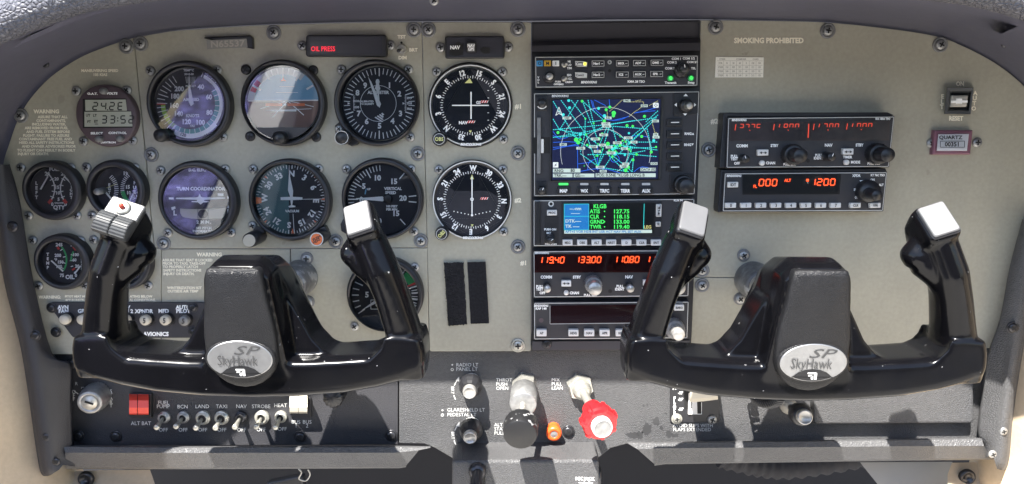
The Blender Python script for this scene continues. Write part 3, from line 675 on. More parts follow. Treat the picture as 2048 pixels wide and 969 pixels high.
# airspeed
t, d = gauge('airspeed_indicator', 'airspeed dial with white, green and yellow arcs and 40 to 200 numerals', 1103, 612, 245, 1117, 614, 207, [(885, 417), (1279, 413), (1310, 806)], Z1)
cx, cy = 1117, 614
d.m('dial_white'); d.arc(cx, cy, 158, 200, 128, 210, W1 - .0002)               # true-airspeed window
d.m('d_teal'); d.arc(cx, cy, 146, 172, 58, 214, W1)
d.m('dial_white'); d.arc(cx, cy, 172, 192, 26, 128, W2); d.m('d_lime'); d.arc(cx, cy, 146, 172, 214, 270, W1)
d.m('d_red'); d.arc(cx, cy, 146, 196, 269, 273, W2)
d.m('dial_white')
for a in range(22, 58, 9): d.tick(cx, cy, 172, 200, a, 3, W2)
for a in range(60, 216, 11): d.tick(cx, cy, 146, 176, a, 3, W2)
for a in list(range(216, 330, 8)): d.tick(cx, cy, 150 if (a // 8) % 2 else 135, 196, a, 3.6, W2)
for s_, x, y in [('40', 1180, 511), ('60', 1227, 571), ('80', 1230, 662), ('100', 1176, 720), ('120', 1094, 716), ('140', 1048, 669), ('160', 1022, 621), ('180', 1027, 566), ('200', 1053, 523)]: d.text(s_, x, y, 27, W2, wx=.92)
for s_, x, y, h in [('AIRSPEED', 1123, 586, 15), ('KNOTS', 1131, 681, 16), ('TAS', 1130, 741, 11), ('TEMP°C', 1108, 414, 12), ('30+0-30', 1110, 437, 11), ('PRESS ALT', 1120, 507, 9)]: d.text(s_, x, y, h, W2)
for x in range(1090, 1152, 8): d.line(x, 452, x + (1120 - x) * .2, 490, 2.4, W2)
d.m('emblem_dark'); d.text('120', 1075, 792, 17, W2, rot=16); d.text('100', 1215, 795, 17, W2, rot=-22)
part(t, 'dial_face', d, weld=False)
needle(t, Z1, [(1114, 500), (1110, 440), (1106, 500), (1108, 600), (1120, 625), (1138, 612)], W4)
mb = MB(Z1, 'knob'); mb.knob(930, 797, .022, [(38, 0), (38, .004), (30, .007), (36, .012), (40, .016), (36, .020), (22, .022), (0, .0225)]); part(t, 'knob', mb)

# attitude
t, d = gauge('attitude_indicator', 'artificial horizon with blue sky above brown ground and orange bar', 248, 607, 245, 252, 606, 212, [(36, 411), (431, 415), (61, 802), (448, 806)], Z2, 'black', pane=True)
cx, cy = 252, 606; hy = 592
d.m('sky_blue'); d.ngon([pol(cx, cy, 209, a) for a in range(-86, 87, 4)], W1)
d.m('earth'); d.ngon([pol(cx, cy, 209, a) for a in range(94, 267, 4)] + [pol(cx, cy, 209, -86), pol(cx, cy, 209, 86)], W1)
d.m('haze_white'); d.arc(cx, cy, 168, 209, -86, 38, W1 + .0001)
d.m('d_red'); d.arc(cx, cy, 172, 205, -70, -48, W1 + .0002)
d.m('dial_white')
for a, r0 in [(-60, 150), (-30, 158), (-20, 168), (-10, 168), (0, 150), (10, 168), (20, 168), (30, 150), (60, 160)]: d.tick(cx, cy, r0, 205, a, 9 if a % 30 == 0 else 6, W2)
d.line(48, 594, 458, 590, 7, W2)
for x0, x1 in [(190, 280), (375, 280)]: d.line(x0, 690 if x0 < 200 else 678, 280, 594, 5, W2)
d.line(120, 640, 280, 592, 4, W2); d.line(432, 628, 280, 592, 4, W2); d.line(150, 652, 420, 640, 3, W2); d.line(210, 545, 340, 545, 3, W2); d.line(230, 510, 320, 510, 3, W2)
d.m('d_orange'); d.ngon([(238, 478), (270, 478), (254, 455)], W2); 
part(t, 'dial_face', d, weld=False)
mb = MB(Z2, 'd_orange'); mb.prism(rect(150, 608, 248, 624), W3, W4); mb.prism(rect(278, 608, 380, 624), W3, W4); mb.m('dial_white'); mb.disc(264, 616, 7, W4); mb.prism(rect(180, 646, 330, 656), W3, W4); part(t, 'aircraft_symbol', mb)
mb = MB(Z2, 'bezel'); mb.prism([pol(250, 607, 214, a) for a in range(132, 229, 4)], .003, BW + .0004); part(t, 'lower_mask', mb)
mb = MB(Z2, 'knob'); mb.knob(222, 812, .024, [(36, 0), (38, .018), (38, .022), (34, .024), (0, .024)]); part(t, 'caging_knob', mb)

# altimeter
t, d = gauge('altimeter', 'altimeter with ten numerals and striped flag on black dial', 798, 607, 245, 818, 609, 212, [(597, 410), (990, 411), (1000, 806)], Z2)
cx, cy = 818, 609
for i in range(50): d.tick(cx, cy, 160 if i % 5 == 0 else 172, 208, i * 7.2, 5 if i % 5 == 0 else 3.6, W1)
for s_, x, y in [('0', 808, 482), ('1', 878, 502), ('2', 936, 552), ('3', 943, 668), ('4', 896, 712), ('5', 820, 740), ('6', 744, 714), ('7', 697, 668), ('8', 690, 546), ('9', 735, 503)]: d.text(s_, x, y, 30, W1)
d.ring(cx - 6, cy, 104, 107, W1)
for s_, x, y, h in [('ALTIMETER', 812, 544, 17), ('CALIBRATED', 742, 597, 10), ('TO 20,000FT', 746, 612, 10), ('1010', 680, 595, 12), ('1030', 682, 631, 12), ('29.9', 994, 577, 12), ('29.8', 994, 608, 12), ('30.0', 994, 640, 12)]: d.text(s_, x, y, h, W1)
for x in (668, 974): d.line(x, 565, x, 650, 2.5, W1); [d.line(x, 565 + i * 8.5, x + (8 if x < 800 else -8), 565 + i * 8.5, 2, W1) for i in range(11)]
d.ngon([(632, 602), (648, 609), (632, 616)], W1); d.ngon([(955, 602), (970, 609), (955, 616)], W1)
for i in range(4): d.ngon([(790 + i * 13, 692 - i * 8), (797 + i * 13, 687 - i * 8), (842 + i * 2, 716 - i * 14), (832 + i * 2, 718 - i * 12)], W1)
part(t, 'dial_face', d, weld=False)
needle(t, Z2, [(806, 625), (808, 540), (792, 522), (808, 466), (824, 522), (815, 540), (822, 625)], W2, name='short_needle')
needle(t, Z2, [(803, 618), (752, 452), (770, 480), (828, 612), (820, 634)], W4, name='long_needle')
mb = MB(Z2, 'bezel'); mb.prism([(585, 715), (640, 780), (700, 825), (690, 850), (655, 862), (625, 845), (560, 790), (556, 740)], .0005, .007, .001); part(t, 'knob_housing', mb)
mb = MB(Z2, 'knob'); mb.knob(596, 810, .024, [(32, 0), (34, .010), (42, .011), (42, .022), (40, .0235), (38, .024), (0, .024)]); mb.m('rim'); mb.ring(596, 810, 37, 40.5, .0244); part(t, 'setting_knob', mb)
screw(t, Z2, 582, 758, 'small', .007, .8)

# turn coordinator
t, d = gauge('turn_coordinator', 'turn coordinator with miniature aircraft bar and curved slip tube', 1122, 292, 228, 1128, 290, 186, [(918, 117), (1286, 110), (959, 473), (1319, 470)], Z6)
for s_, x, y, h, s2 in [('D.C. ELEC.', 1125, 115, 15, 1), ('TURN COORDINATOR', 1144, 222, 18, 1), ('2 MIN.', 1162, 412, 17, 1.2), ('NO PITCH', 1161, 446, 13, 1), ('INFORMATION', 1163, 464, 13, 1), ('L', 997, 360, 26, 1), ('R', 1307, 354, 26, 1)]: d.text(s_, x, y, h, W1, sp=s2)
d.ngon(rect(962, 271, 990, 283), W1); d.ngon(rect(1296, 266, 1324, 279), W1); d.ngon([(975, 328), (998, 322), (1001, 335), (980, 346)], W1); d.ngon([(1300, 318), (1324, 326), (1320, 339), (1296, 331)], W1)
d.m('dial_white'); d.ngon(rect(1240, 248, 1274, 264), W1)
part(t, 'dial_face', d, weld=False)
mb = MB(Z6, 'ivory'); mb.prism(smooth_line([(1025, 335), (1090, 338), (1160, 338), (1230, 334), (1290, 328)], 4) + smooth_line([(1286, 345), (1270, 388), (1220, 394), (1155, 396), (1080, 392), (1040, 382), (1026, 360)], 4), W1, W3, .0004); mb.m('dial'); mb.disc(1157, 366, 28, W3 + .0002, ry=26); mb.m('emblem_dark'); mb.line(1128, 338, 1128, 395, 3, W3 + .0003); mb.line(1186, 338, 1186, 395, 3, W3 + .0003); part(t, 'slip_tube', mb, weld=False)
mb = MB(Z6, 'dial_white'); mb.prism([(1003, 274), (1120, 271), (1130, 268), (1137, 250), (1144, 268), (1155, 271), (1282, 272), (1282, 279), (1160, 286), (1165, 292), (1190, 294), (1190, 299), (1158, 300), (1143, 312), (1128, 300), (1092, 298), (1092, 293), (1122, 292), (1124, 286), (1003, 281)], W2, W4); part(t, 'aircraft_symbol', mb)

# heading
t, d = gauge('heading_indicator', 'heading compass dial with white plane symbol and orange bug, N upright', 237, 245, 200, 244, 240, 170, [(65, 93), (383, 91), (62, 367)], Z7, dialm='teal_reflection')
cx, cy = 244, 240
d.m('dial'); d.ngon([pol(cx, cy, 172, a) for a in range(-4, 186, 5)], W1 - .0001); d.m('dial_white')  # right half black; the teal left half is a painted reflection
for i in range(72): d.tick(cx, cy, 148 if i % 2 == 0 else 155, 167, i * 5 + 3, 3 if i % 2 == 0 else 2.2, W1)
for i, s_ in enumerate(['N', '3', '6', 'E', '12', '15', 'S', '21', '24', 'W', '30', '33']): a = i * 30 + 3; d.text(s_, *pol(cx, cy, 125, a), 26, W1, rot=a)
d.text('VACUUM', 253, 297, 11, W1)
d.m('d_orange')
for a, sz in [(268, 15), (180 - 4, 12), (90, 9), (228, 8), (132, 8), (312, 8), (48, 5)]: p = pol(cx, cy, 166, a); q = pol(cx, cy, 166 - sz * 2.1, a); u = pol(p[0], p[1], sz * .62, a + 90); v = pol(p[0], p[1], sz * .62, a - 90); d.ngon([u, q, v], W2)
d.ngon([pol(cx, cy, 168, 262), pol(cx, cy, 140, 263), pol(cx, cy, 140, 267), pol(cx, cy, 150, 268), pol(cx, cy, 140, 269), pol(cx, cy, 140, 273), pol(cx, cy, 168, 274)], W2 + .0001)
d.m('dial_white'); d.line(238, 85, 238, 140, 3, W2); d.line(257, 310, 262, 395, 3, W2); d.line(302, 240, 400, 238, 2.5, W2)
part(t, 'dial_face', d, weld=False)
mb = MB(Z7, 'dial_white'); mb.prism([(236, 130), (238, 90), (242, 130), (257, 200), (255, 228), (302, 230), (302, 242), (256, 244), (253, 268), (268, 272), (268, 278), (238, 280), (234, 274), (247, 268), (244, 244), (197, 244), (196, 230), (243, 228), (232, 196)], W3, W4); part(t, 'aircraft_symbol', mb)
mb = MB(Z7, 'bezel'); mb.prism([(70, 378), (110, 372), (118, 400), (60, 440), (40, 420)], .001, .009, .001); mb.prism([(372, 384), (410, 370), (425, 395), (395, 430), (360, 410)], .001, .009, .001); part(t, 'knob_housing', mb)
mb = MB(Z7, 'bezel'); mb.knob(44, 440, .03, [(36, 0), (38, .020), (36, .028), (31, .03), (0, .03)]); mb.m('ivory'); mb.disc(44, 440, 30, .0303); part(t, 'setting_knob', mb, 'cream faced setting knob')
mb = MB(Z7, 'bezel'); mb.knob(371, 434, .028, [(34, 0), (36, .020), (34, .027), (31, .028), (0, .028)]); mb.m('rim'); mb.ring(371, 434, 28, 33, .0284); mb.m('d_orange'); mb.disc(371, 434, 27, .0284); mb.m('emblem_dark'); mb.text('PUSH', 371, 428, 12, .0288, rot=-30); mb.text('HDG', 371, 442, 12, .0288, rot=-30); part(t, 'bug_knob', mb, 'rusty orange faced heading bug knob')

# vertical speed
t, d = gauge('vertical_speed_indicator', 'vertical speed dial with needle level at zero on the left', 687, 240, 198, 690, 240, 170, [(517, 93), (830, 93), (843, 395)], Z7)
cx, cy = 690, 240
for i in range(-14, 15): a = 270 + i * 6.1; d.tick(cx, cy, 118 if i % 5 == 0 else 138, 166, a, 4 if i % 5 == 0 else 3, W1)
for a in (40, 84, 95, 138): d.tick(cx, cy, 128, 166, a, 4, W1)
for s_, x, y in [('10', 665, 136), ('15', 745, 153), ('20', 790, 234), ('15', 755, 308), ('5', 600, 176), ('0', 588, 241), ('5', 606, 316), ('10', 668, 345)]: d.text(s_, x, y, 24, W1)
for s_, x, y, h in [('VERTICAL', 741, 188, 13), ('SPEED', 730, 208, 13), ('100 FEET', 735, 274, 10), ('PER MIN', 735, 289, 10), ('UP', 624, 191, 9)]: d.text(s_, x, y, h, W1)
d.m('sky_blue'); d.ngon([(603, 216), (606, 196), (614, 186), (611, 206), (609, 216)], W1)
part(t, 'dial_face', d, weld=False)
needle(t, Z7, [(562, 235), (690, 226), (704, 238), (692, 250), (562, 239)], W4)
mb = MB(Z7, 'bezel'); mb.knob(715, 237, .0045, [(22, .002), (22, .004), (16, .0045), (0, .0045)]); part(t, 'hub', mb)
mb = MB(Z7, 'bezel'); mb.prism([(530, 335), (500, 335), (486, 360), (490, 395), (515, 410), (545, 390)], .0005, .008, .001); part(t, 'corner_lug', mb)

# course deviation dials
def cdi(label, fr, cx, cy, r, names, rot0, obs, scr, kind):
    t, d = gauge('course_deviation_indicator', label, cx, cy, r, cx, cy + (2 if kind == 1 else 0), r * .90, scr, fr, cat='course dial', ring=True, flat=True)
    u = r / 100
    for i in range(72): d.tick(cx, cy, r * (.655 if i % 2 == 0 else .67), r * (.73 if i % 2 == 0 else .71), i * 5 + rot0, r * .0115, W1)
    for i, s_ in enumerate(names): d.text(s_, *pol(cx, cy, r * .80, i * 30 + rot0), r * .125, W1, rot=i * 30 + rot0, wx=.85)
    d.text('BENDIX/KING', cx + 4, cy + r * .945, r * .055, .0049, shear=.2)
    d.m('d_yellow'); d.ngon([(cx - 13 * u, cy - 54 * u), (cx - 1 * u, cy - 66 * u), (cx + 6 * u, cy - 54 * u)] if kind == 1 else [(cx - 5 * u, cy - 52 * u), (cx, cy - 64 * u), (cx + 5 * u, cy - 52 * u)], W1); d.ngon([(cx - 3 * u, cy + 61 * u), (cx + 4 * u, cy + 61 * u), (cx + .5 * u, cy + 67 * u)], W1)
    d.m('dial_white')
    fl = [(cx + 24 * u, cy - 9 * u), (cx - 8 * u, cy + 40 * u)] if kind == 1 else [(cx + 20 * u, cy - 4 * u)]
    for x, y in fl:
        d.m('dial_white'); d.ngon([(x + 3 * u, y - 3 * u), (x + 21 * u, y - 3 * u), (x + 18 * u, y + 3 * u), (x, y + 3 * u)], W1); d.m('d_red')
        for q in (1, 7, 13): d.ngon([(x + (q + 3) * u, y - 3 * u), (x + (q + 6.5) * u, y - 3 * u), (x + (q + 3) * u, y + 3 * u), (x + (q - .5) * u, y + 3 * u)], W2)
    d.m('dial_white')
    if kind == 1:
        d.text('GS', cx + 20 * u, cy - 7 * u, 6.5 * u, W1); d.text('NAV', cx - 17 * u, cy + 42 * u, 7 * u, W1)
        for yy in (-36, -18, 0, 18, 36): d.line(cx + 42 * u, cy + yy * u, cx + 46 * u, cy + yy * u, 1.6 * u, W1)
    else:
        for q in range(-5, 6):
            if q: d.disc(cx + q * 9 * u, cy + (38 - abs(q) * 1.9) * u, 1.5 * u, W1, 10)
    part(t, 'dial_face', d, weld=False)
    mb = MB(fr, 'dial_white')
    if kind == 1:
        mb.prism(rect(cx + .6 * u, cy - 33 * u, cx + 3.8 * u, cy + 33 * u), W2, W3); part(t, 'course_needle', mb)
        mb = MB(fr, 'dial_white'); mb.prism(rect(cx - 44 * u, cy - 1.4 * u, cx + 45 * u, cy + 1.4 * u), W3, W4); part(t, 'glide_needle', mb)
    else:
        mb.prism(rect(cx - 1.4 * u, cy - 58 * u, cx + 1.4 * u, cy + 39 * u), W2, W3); mb.ring(cx, cy - 2 * u, 2.5 * u, 4.5 * u, W4, 16); mb.disc(cx, cy + 38 * u, 3 * u, W4, 16); part(t, 'course_needle', mb)
    kb = MB(fr, 'knob'); kb.knob(obs[0], obs[1], .014, [(17 * u, 0), (17.5 * u, .010), (16 * u, .0135), (14 * u, .014), (0, .014)], 40, wob=lambda a, j: 1 + .03 * math.cos(20 * a)); kb.m('rim'); kb.ring(obs[0], obs[1], 12.4 * u, 13.6 * u, .0144); kb.m('d_yellow'); kb.text('OBS', obs[0], obs[1], 8.5 * u, .0144, rot=obs[2], wx=.9); part(t, 'course_knob', kb)
cdi('upper course dial with crossed white needles and two striped flags', Z3, 353, 620, 242, ['', '15', 'S', '21', '24', 'W', '30', '33', 'N', '3', '6', 'E'][1:] + ['12'], 15.5, (171, 818, 0), [(157, 424), (543, 424), (549, 818)], 1)
cdi('lower course dial with a single upright white needle and W on top', Z8, 240, 232, 184.5, ['W', '30', '33', 'N', '3', '6', 'E', '12', '15', 'S', '21', '24'], 2, (99, 389, -45), [(88, 91), (383, 90), (386, 378)], 2)

# tachometer
t, d = gauge('tachometer', 'engine speed dial half hidden behind the left yoke right grip', 700, 705, 190, 703, 706, 164, [(848, 568), (556, 855)], Z7)
cx, cy = 703, 706
for i in range(22): a = 236 + i * 11.6; d.tick(cx, cy, 118 if i % 5 == 0 else 128, 160, a, 4, W1)
for i in range(7): d.tick(cx, cy, 130, 158, 74 + i * 6, 3.4, W1)
for s_, x, y in [('5', 615, 702), ('10', 634, 652), ('15', 680, 606), ('20', 735, 606), ('25', 778, 640)]: d.text(s_, x, y, 25, W1)
d.text('RPM', 700, 660, 18, W1); d.text('X 100', 700, 682, 10, W1)
d.m('d_green'); d.arc(cx, cy, 124, 158, 42, 66, W1 + .0001); d.m('d_red'); d.arc(cx, cy, 114, 160, 66, 70, W2)
d.m('recess'); d.ngon(rect(636, 725, 762, 772), W1); d.m('dial_white'); d.pline(rect(634, 728, 764, 772), 3, W2, True); d.text('00427', 698, 749, 22, W2)
part(t, 'dial_face', d, weld=False)
needle(t, Z7, [(586, 780), (688, 704), (706, 704), (700, 724)], W4)

# digital clock
t = thing('digital_clock', 'round maroon digital clock with two grey number windows', 'clock', 212, 290, 0, 'round panel instruments')
mb = MB(Z1, 'maroon'); mb.knob(621, 682, .008, [(178, 0), (178, .005), (174, .0075), (168, .008), (0, .008)], 64); part(t, 'case', mb)
mb = MB(Z1, 'recess'); mb.ngon([(486, 582), (742, 580), (742, 650), (772, 655), (778, 752), (486, 754)], .0083); part(t, 'window_frame', mb, weld=False)
mb = MB(Z1, 'lcd'); mb.ngon([(500, 588), (738, 586), (746, 652), (502, 652)], .0086); mb.ngon([(496, 658), (770, 656), (778, 744), (496, 746)], .0086)
mb.m('lcd_seg'); mb.seg7('24.2E', 545, 604, 26, 42, 49, 7, .0089, .06); mb.seg7('33:52', 598, 682, 26, 42, 48, 7, .0089, .06)
for s_, x, y in [('UT', 517, 679), ('LT', 557, 679), ('FT', 523, 716), ('ET', 564, 714)]: mb.text(s_, x, y, 14, .0089)
mb.line(556, 730, 576, 730, 3, .0089); part(t, 'display', mb, weld=False)
mb = MB(Z1, 'dial_white')
for s_, x, y, h in [('O.A.T.', 543, 552, 12), ('VOLTS', 657, 550, 12), ('SELECT', 568, 784, 12), ('CONTROL', 690, 782, 12), ('DAVTRON', 636, 838, 10)]: mb.text(s_, x, y, h, .0084, wx=1.25)
part(t, 'lettering', mb, weld=False)
for x, y in [(597, 536), (571, 819), (694, 816)]: mb = MB(Z1, 'washer'); mb.knob(x, y, .014, [(19, .007), (19, .012), (16, .014), (0, .014)], 24); part(t, 'button', mb)
screws(t, Z1, [(451, 536), (748, 532), (493, 831), (782, 826)], 'small')

# small engine gauges
def vtext(d, s_, x, y, h, gap, w): [d.text(c, x, y + i * gap, h, w) for i, c in enumerate(s_)]
t, d = gauge('fuel_gauge', 'small fuel quantity gauge with twin white scales, left of its row', 290, 234, 171, 302, 228, 128, [(123, 102), (407, 101), (165, 375), (441, 374)], Z6)
for s_, x, y, h in [('FUEL', 312, 110, 20), ('26', 270, 136, 20), ('26', 362, 136, 20), ('20', 322, 166, 17), ('15', 325, 214, 18), ('10', 329, 246, 17), ('5', 334, 282, 17), ('0', 298, 310, 18), ('0', 374, 310, 18), ('GALLONS', 336, 303, 8), ('QTY', 336, 328, 22)]: d.text(s_, x, y, h, W1)
vtext(d, 'LEFT', 208, 190, 18, 27, W1); vtext(d, 'RIGHT', 406, 188, 16, 21, W1)
d.arc(196, 222, 112, 119, 38, 128, W1); d.arc(460, 222, 112, 119, 233, 322, W1)
for a in (45, 62, 80, 98, 115): d.tick(196, 222, 100, 124, a, 4, W1); d.tick(460, 222, 100, 124, 360 - a, 4, W1)
d.m('d_red'); d.arc(196, 222, 106, 124, 122, 136, W2); d.arc(460, 222, 106, 124, 224, 238, W2)
part(t, 'dial_face', d, weld=False); needle(t, Z6, [(226, 224), (268, 152), (276, 152), (234, 228)], W4); needle(t, Z6, [(404, 186), (368, 150), (362, 154), (400, 192)], W4)
t, d = gauge('exhaust_gas_gauge', 'small exhaust gas and fuel flow gauge with green arc and grey knob', 655, 230, 171, 672, 228, 128, [(496, 99), (773, 101), (527, 374)], Z6)
for s_, x, y, h in [('19', 715, 134, 20), ('15', 727, 212, 18), ('10', 733, 245, 17), ('0', 757, 277, 16), ('25°F', 664, 310, 19), ('DIV', 666, 331, 18), ('GAL', 744, 311, 18), ('HR', 740, 331, 18)]: d.text(s_, x, y, h, W1)
vtext(d, 'EGT', 623, 200, 16, 22, W1); vtext(d, 'FUEL', 767, 188, 17, 27, W1); vtext(d, 'FLOW', 790, 188, 17, 27, W1)
for i in range(17): d.tick(560, 228, 92, 116, 44 + i * 6, 3.4, W1)
for i in range(15): d.tick(800, 222, 92, 114, 318 - i * 6, 3.4, W1)
d.m('d_green'); d.arc(800, 222, 90, 112, 222, 262, W2); d.m('d_yellow'); d.line(596, 222, 664, 194, 3, W2)
part(t, 'dial_face', d, weld=False); needle(t, Z6, [(590, 236), (598, 230), (646, 288), (640, 294)], W4); needle(t, Z6, [(736, 292), (742, 296), (762, 254), (756, 250)], W4)
mb = MB(Z6, 'washer'); mb.knob(549, 240, .016, [(20, 0), (20, .014), (17, .016), (0, .016)], 24); part(t, 'knob', mb)
t, d = gauge('oil_gauge', 'small oil temperature and pressure gauge, lowest at the left end', 348, 643, 165, 362, 638, 124, [(190, 515), (462, 516), (224, 775), (490, 774)], Z6)
for s_, x, y, h in [('245', 337, 541, 18), ('115', 418, 541, 17), ('200', 330, 602, 17), ('150', 344, 640, 16), ('100', 336, 665, 16), ('75', 353, 716, 17), ('100', 432, 598, 16), ('60', 424, 628, 16), ('20', 440, 663, 16), ('0', 433, 716, 17), ('°F', 317, 627, 13), ('OIL', 398, 725, 22)]: d.text(s_, x, y, h, W1)
vtext(d, 'TEMP', 272, 596, 16, 25, W1); vtext(d, 'PRESS', 466, 598, 15, 20, W1)
d.m('d_green'); d.arc(268, 628, 106, 116, 48, 122, W1); d.arc(510, 632, 100, 110, 268, 300, W1); d.m('d_red'); d.ngon([(322, 556), (334, 552), (342, 566), (330, 570)], W2); d.ngon([(412, 556), (422, 552), (436, 572), (428, 576)], W2); d.ngon([(408, 682), (426, 670), (430, 680), (414, 690)], W2)
d.m('dial_white')
for a in (55, 80, 100, 118): d.tick(268, 628, 92, 108, a, 3.4, W1)
for a in (232, 252, 270, 288): d.tick(510, 632, 98, 112, a, 3.4, W1)
part(t, 'dial_face', d, weld=False); needle(t, Z6, [(288, 634), (294, 630), (362, 690), (356, 696)], W4); needle(t, Z6, [(420, 706), (428, 708), (462, 664), (456, 660)], W4)
t, d = gauge('vacuum_gauge', 'small black gauge almost hidden behind the left yoke left grip', 693, 643, 165, 706, 640, 124, [(536, 512), (848, 773)], Z6)
for i in range(12): d.tick(706, 640, 95, 115, 200 + i * 14, 3.4, W1)
d.text('VAC', 706, 690, 20, W1); part(t, 'dial_face', d, weld=False); needle(t, Z6, [(640, 690), (704, 634), (712, 644)], W4)

# ------------------------------------------------------------------ flat annunciators and plates on the upper panel
t = thing('annunciator', 'black warning display showing red OIL PRESS letters', 'display', 693, 112, 0)
mb = MB(Z2, 'bezel'); mb.prism(rrect([(386, 206), (858, 204), (862, 334), (386, 334)], 18), 0, .007, .0012, 3); part(t, 'frame', mb)
mb = MB(Z2, 'scr_ann'); mb.ngon(rrect([(408, 218), (834, 217), (838, 318), (412, 320)], 8), .0073); part(t, 'screen', mb, weld=False)
mb = MB(Z2, 'led_red'); mb.text('OIL PRESS', 488, 288, 28, .0077, wx=.80, thin=True); part(t, 'lit_letters', mb, weld=False)
screws(t, Z2, [(367, 270), (884, 268)], 'small')
t = thing('dimmer_switch', 'small chrome toggle between TST and DIM lettering', 'switch', 803, 100, 0)
mb = MB(Z2, 'zinc'); mb.knob(948, 291, .004, [(30, 0), (30, .003), (26, .004), (12, .004), (12, .007), (9, .0075), (0, .0075)], 6, smooth=False); part(t, 'nut', mb)
mb = MB(Z2, 'dark_steel'); a = mb.P(946, 292, .005); mb.lathe(a, (-.1, -1, -.2), [(.0012, 0), (.0018, .010), (.0012, .012), (0, .012)], 12); part(t, 'lever', mb)
mb = MB(Z2, 'recess'); mb.disc(948, 252, 7, .0005, 12); part(t, 'hole', mb, weld=False)
t = thing('registration_plate', 'small framed grey plate with the registration number', 'plate', 458, 88, 0)
mb = MB(Z1, 'bezel'); mb.prism(rrect([(1196, 218), (1466, 208), (1484, 222), (1486, 290), (1200, 304)], 8), 0, .004, .0012, 2); part(t, 'frame', mb)
mb = MB(Z1, 'plate_grey'); mb.ngon([(1212, 238), (1448, 228), (1454, 280), (1216, 290)], .0043); mb.m('pencil'); mb.text('N65537', 1336, 258, 36, .0046, rot=-2.2, wx=1.16); part(t, 'number_plate', mb, weld=False)
t = thing('source_selector', 'black selector plate with NAV and NAV GPS push buttons', 'selector', 947, 97, 0)
mb = MB(Z3, 'bezel'); mb.prism(rrect([(204, 214), (554, 212), (556, 344), (204, 345)], 16), 0, .005, .001, 2); mb.m('scr_ann'); mb.ngon(rrect([(218, 222), (542, 221), (544, 334), (218, 335)], 10), .0054); part(t, 'plate', mb)
mb = MB(Z3, 'recess'); mb.ngon([(232, 292), (238, 262), (262, 262), (286, 240), (298, 258), (316, 258), (310, 324), (268, 332), (232, 322)], .0057); mb.ngon([(412, 290), (432, 276), (470, 282), (468, 312), (436, 318), (420, 308)], .0057); mb.m('dial_white'); mb.text('NAV', 264, 280, 20, .006, wx=.95); part(t, 'worn_lens', mb, weld=False)
mb = MB(Z3, 'knob'); mb.prism(rrect([(332, 250), (388, 250), (388, 308), (332, 308)], 5), .005, .010, .0008); mb.m('washer'); mb.ngon(rect(338, 255, 380, 302), .0103); mb.m('dial_white'); mb.text('NAV', 359, 269, 17, .0106, wx=.85); mb.text('GPS', 359, 290, 17, .0106, wx=.85); part(t, 'button', mb)
screws(t, Z3, [(180, 280), (577, 278)], 'small')

# velcro strips
for nm, lab, m_, c in [('fabric_strip', 'fuzzy black fabric loop strip, left one of the pair', 'velcro_loop', [(110, 524), (200, 522), (216, 806), (130, 814)]), ('fabric_strip', 'ribbed black hook fabric strip, right one of the pair', 'velcro_hook', [(218, 520), (302, 518), (318, 802), (234, 804)])]:
    mb = MB(Z8, m_); pts = []
    for i in range(4):
        a, b = c[i], c[(i + 1) % 4]
        for k in range(22): q = k / 22; j = 1.6 if m_ == 'velcro_loop' else .6; pts.append((a[0] + (b[0] - a[0]) * q + random.uniform(-j, j), a[1] + (b[1] - a[1]) * q + random.uniform(-j, j)))
    mb.prism(pts, .0003, .0032 if m_ == 'velcro_loop' else .002, .0006)
    if m_ == 'velcro_loop':
        for _ in range(2600):
            q, r_ = random.random(), random.random(); x = (c[0][0] * (1 - r_) + c[3][0] * r_) * (1 - q) + (c[1][0] * (1 - r_) + c[2][0] * r_) * q; y = (c[0][1] * (1 - r_) + c[3][1] * r_) * (1 - q) + (c[1][1] * (1 - r_) + c[2][1] * r_) * q
            b = mb.P(x, y, .0030); e = b + Vector((random.uniform(-1, 1) * .0012, -.0012 * random.random(), random.uniform(-1, 1) * .0012)); sd = Vector((random.uniform(-1, 1), 0, random.uniform(-1, 1))).normalized() * .00018
            mb.add([b - sd, b + sd, e + sd, e - sd], [[0, 1, 2, 3]])
    else:
        for i in range(46):
            y0 = 520 + i * 6.2; q = i / 46; mb.prism([(219 + 16 * q, y0), (303 + 16 * q, y0 - 2), (303 + 16 * q, y0 + 1), (219 + 16 * q, y0 + 3)], .0018, .0026)
    solo(nm, mb, lab, 'fabric strip', 910 if m_ == 'velcro_loop' else 955, 650, 0, 'fabric strips on the navigation panel')

# card, emergency switch, hour meter on the right
t = thing('compass_card', 'cream paper compass correction card with a hand written grid', 'card', 1478, 155, 0)
mb = MB(Z5, 'card'); mb.prism([(152, 336), (433, 338), (430, 456), (147, 456)], .0002, .0008); part(t, 'paper', mb)
mb = MB(Z5, 'pencil')
for y in (358, 384, 408, 432): mb.line(160, y, 426, y + 1, 1.6, .001)
for x in (198, 236, 274, 310, 348, 388): mb.line(x, 360, x - 1, 452, 1.6, .001)
for r_ in range(4):
    for k in range(7): mb.text(['FOR', 'N', '30', '60', 'E', '120', '150'][k] if r_ == 0 else ('STEER' if k == 0 else str(random.choice([30, 60, 92, 121, 153, 212, 240, 271, 300]))), 179 + k * 38, 372 + r_ * 24, 10, .001, wx=.8)
for s_, x in [('STEER', 190), ('COMPASS', 300), ('CARD', 385)]: mb.text(s_, x, 349, 9, .001)
part(t, 'grid', mb, weld=False)
t = thing('emergency_switch', 'square black rocker switch marked ON and RESET', 'switch', 1917, 229, 0)
mb = MB(Z5, 'switch_grey'); c = [(1507, 515), (1665, 515), (1648, 673), (1492, 671)]; ci = [(1534, 545), (1648, 545), (1634, 645), (1523, 643)]
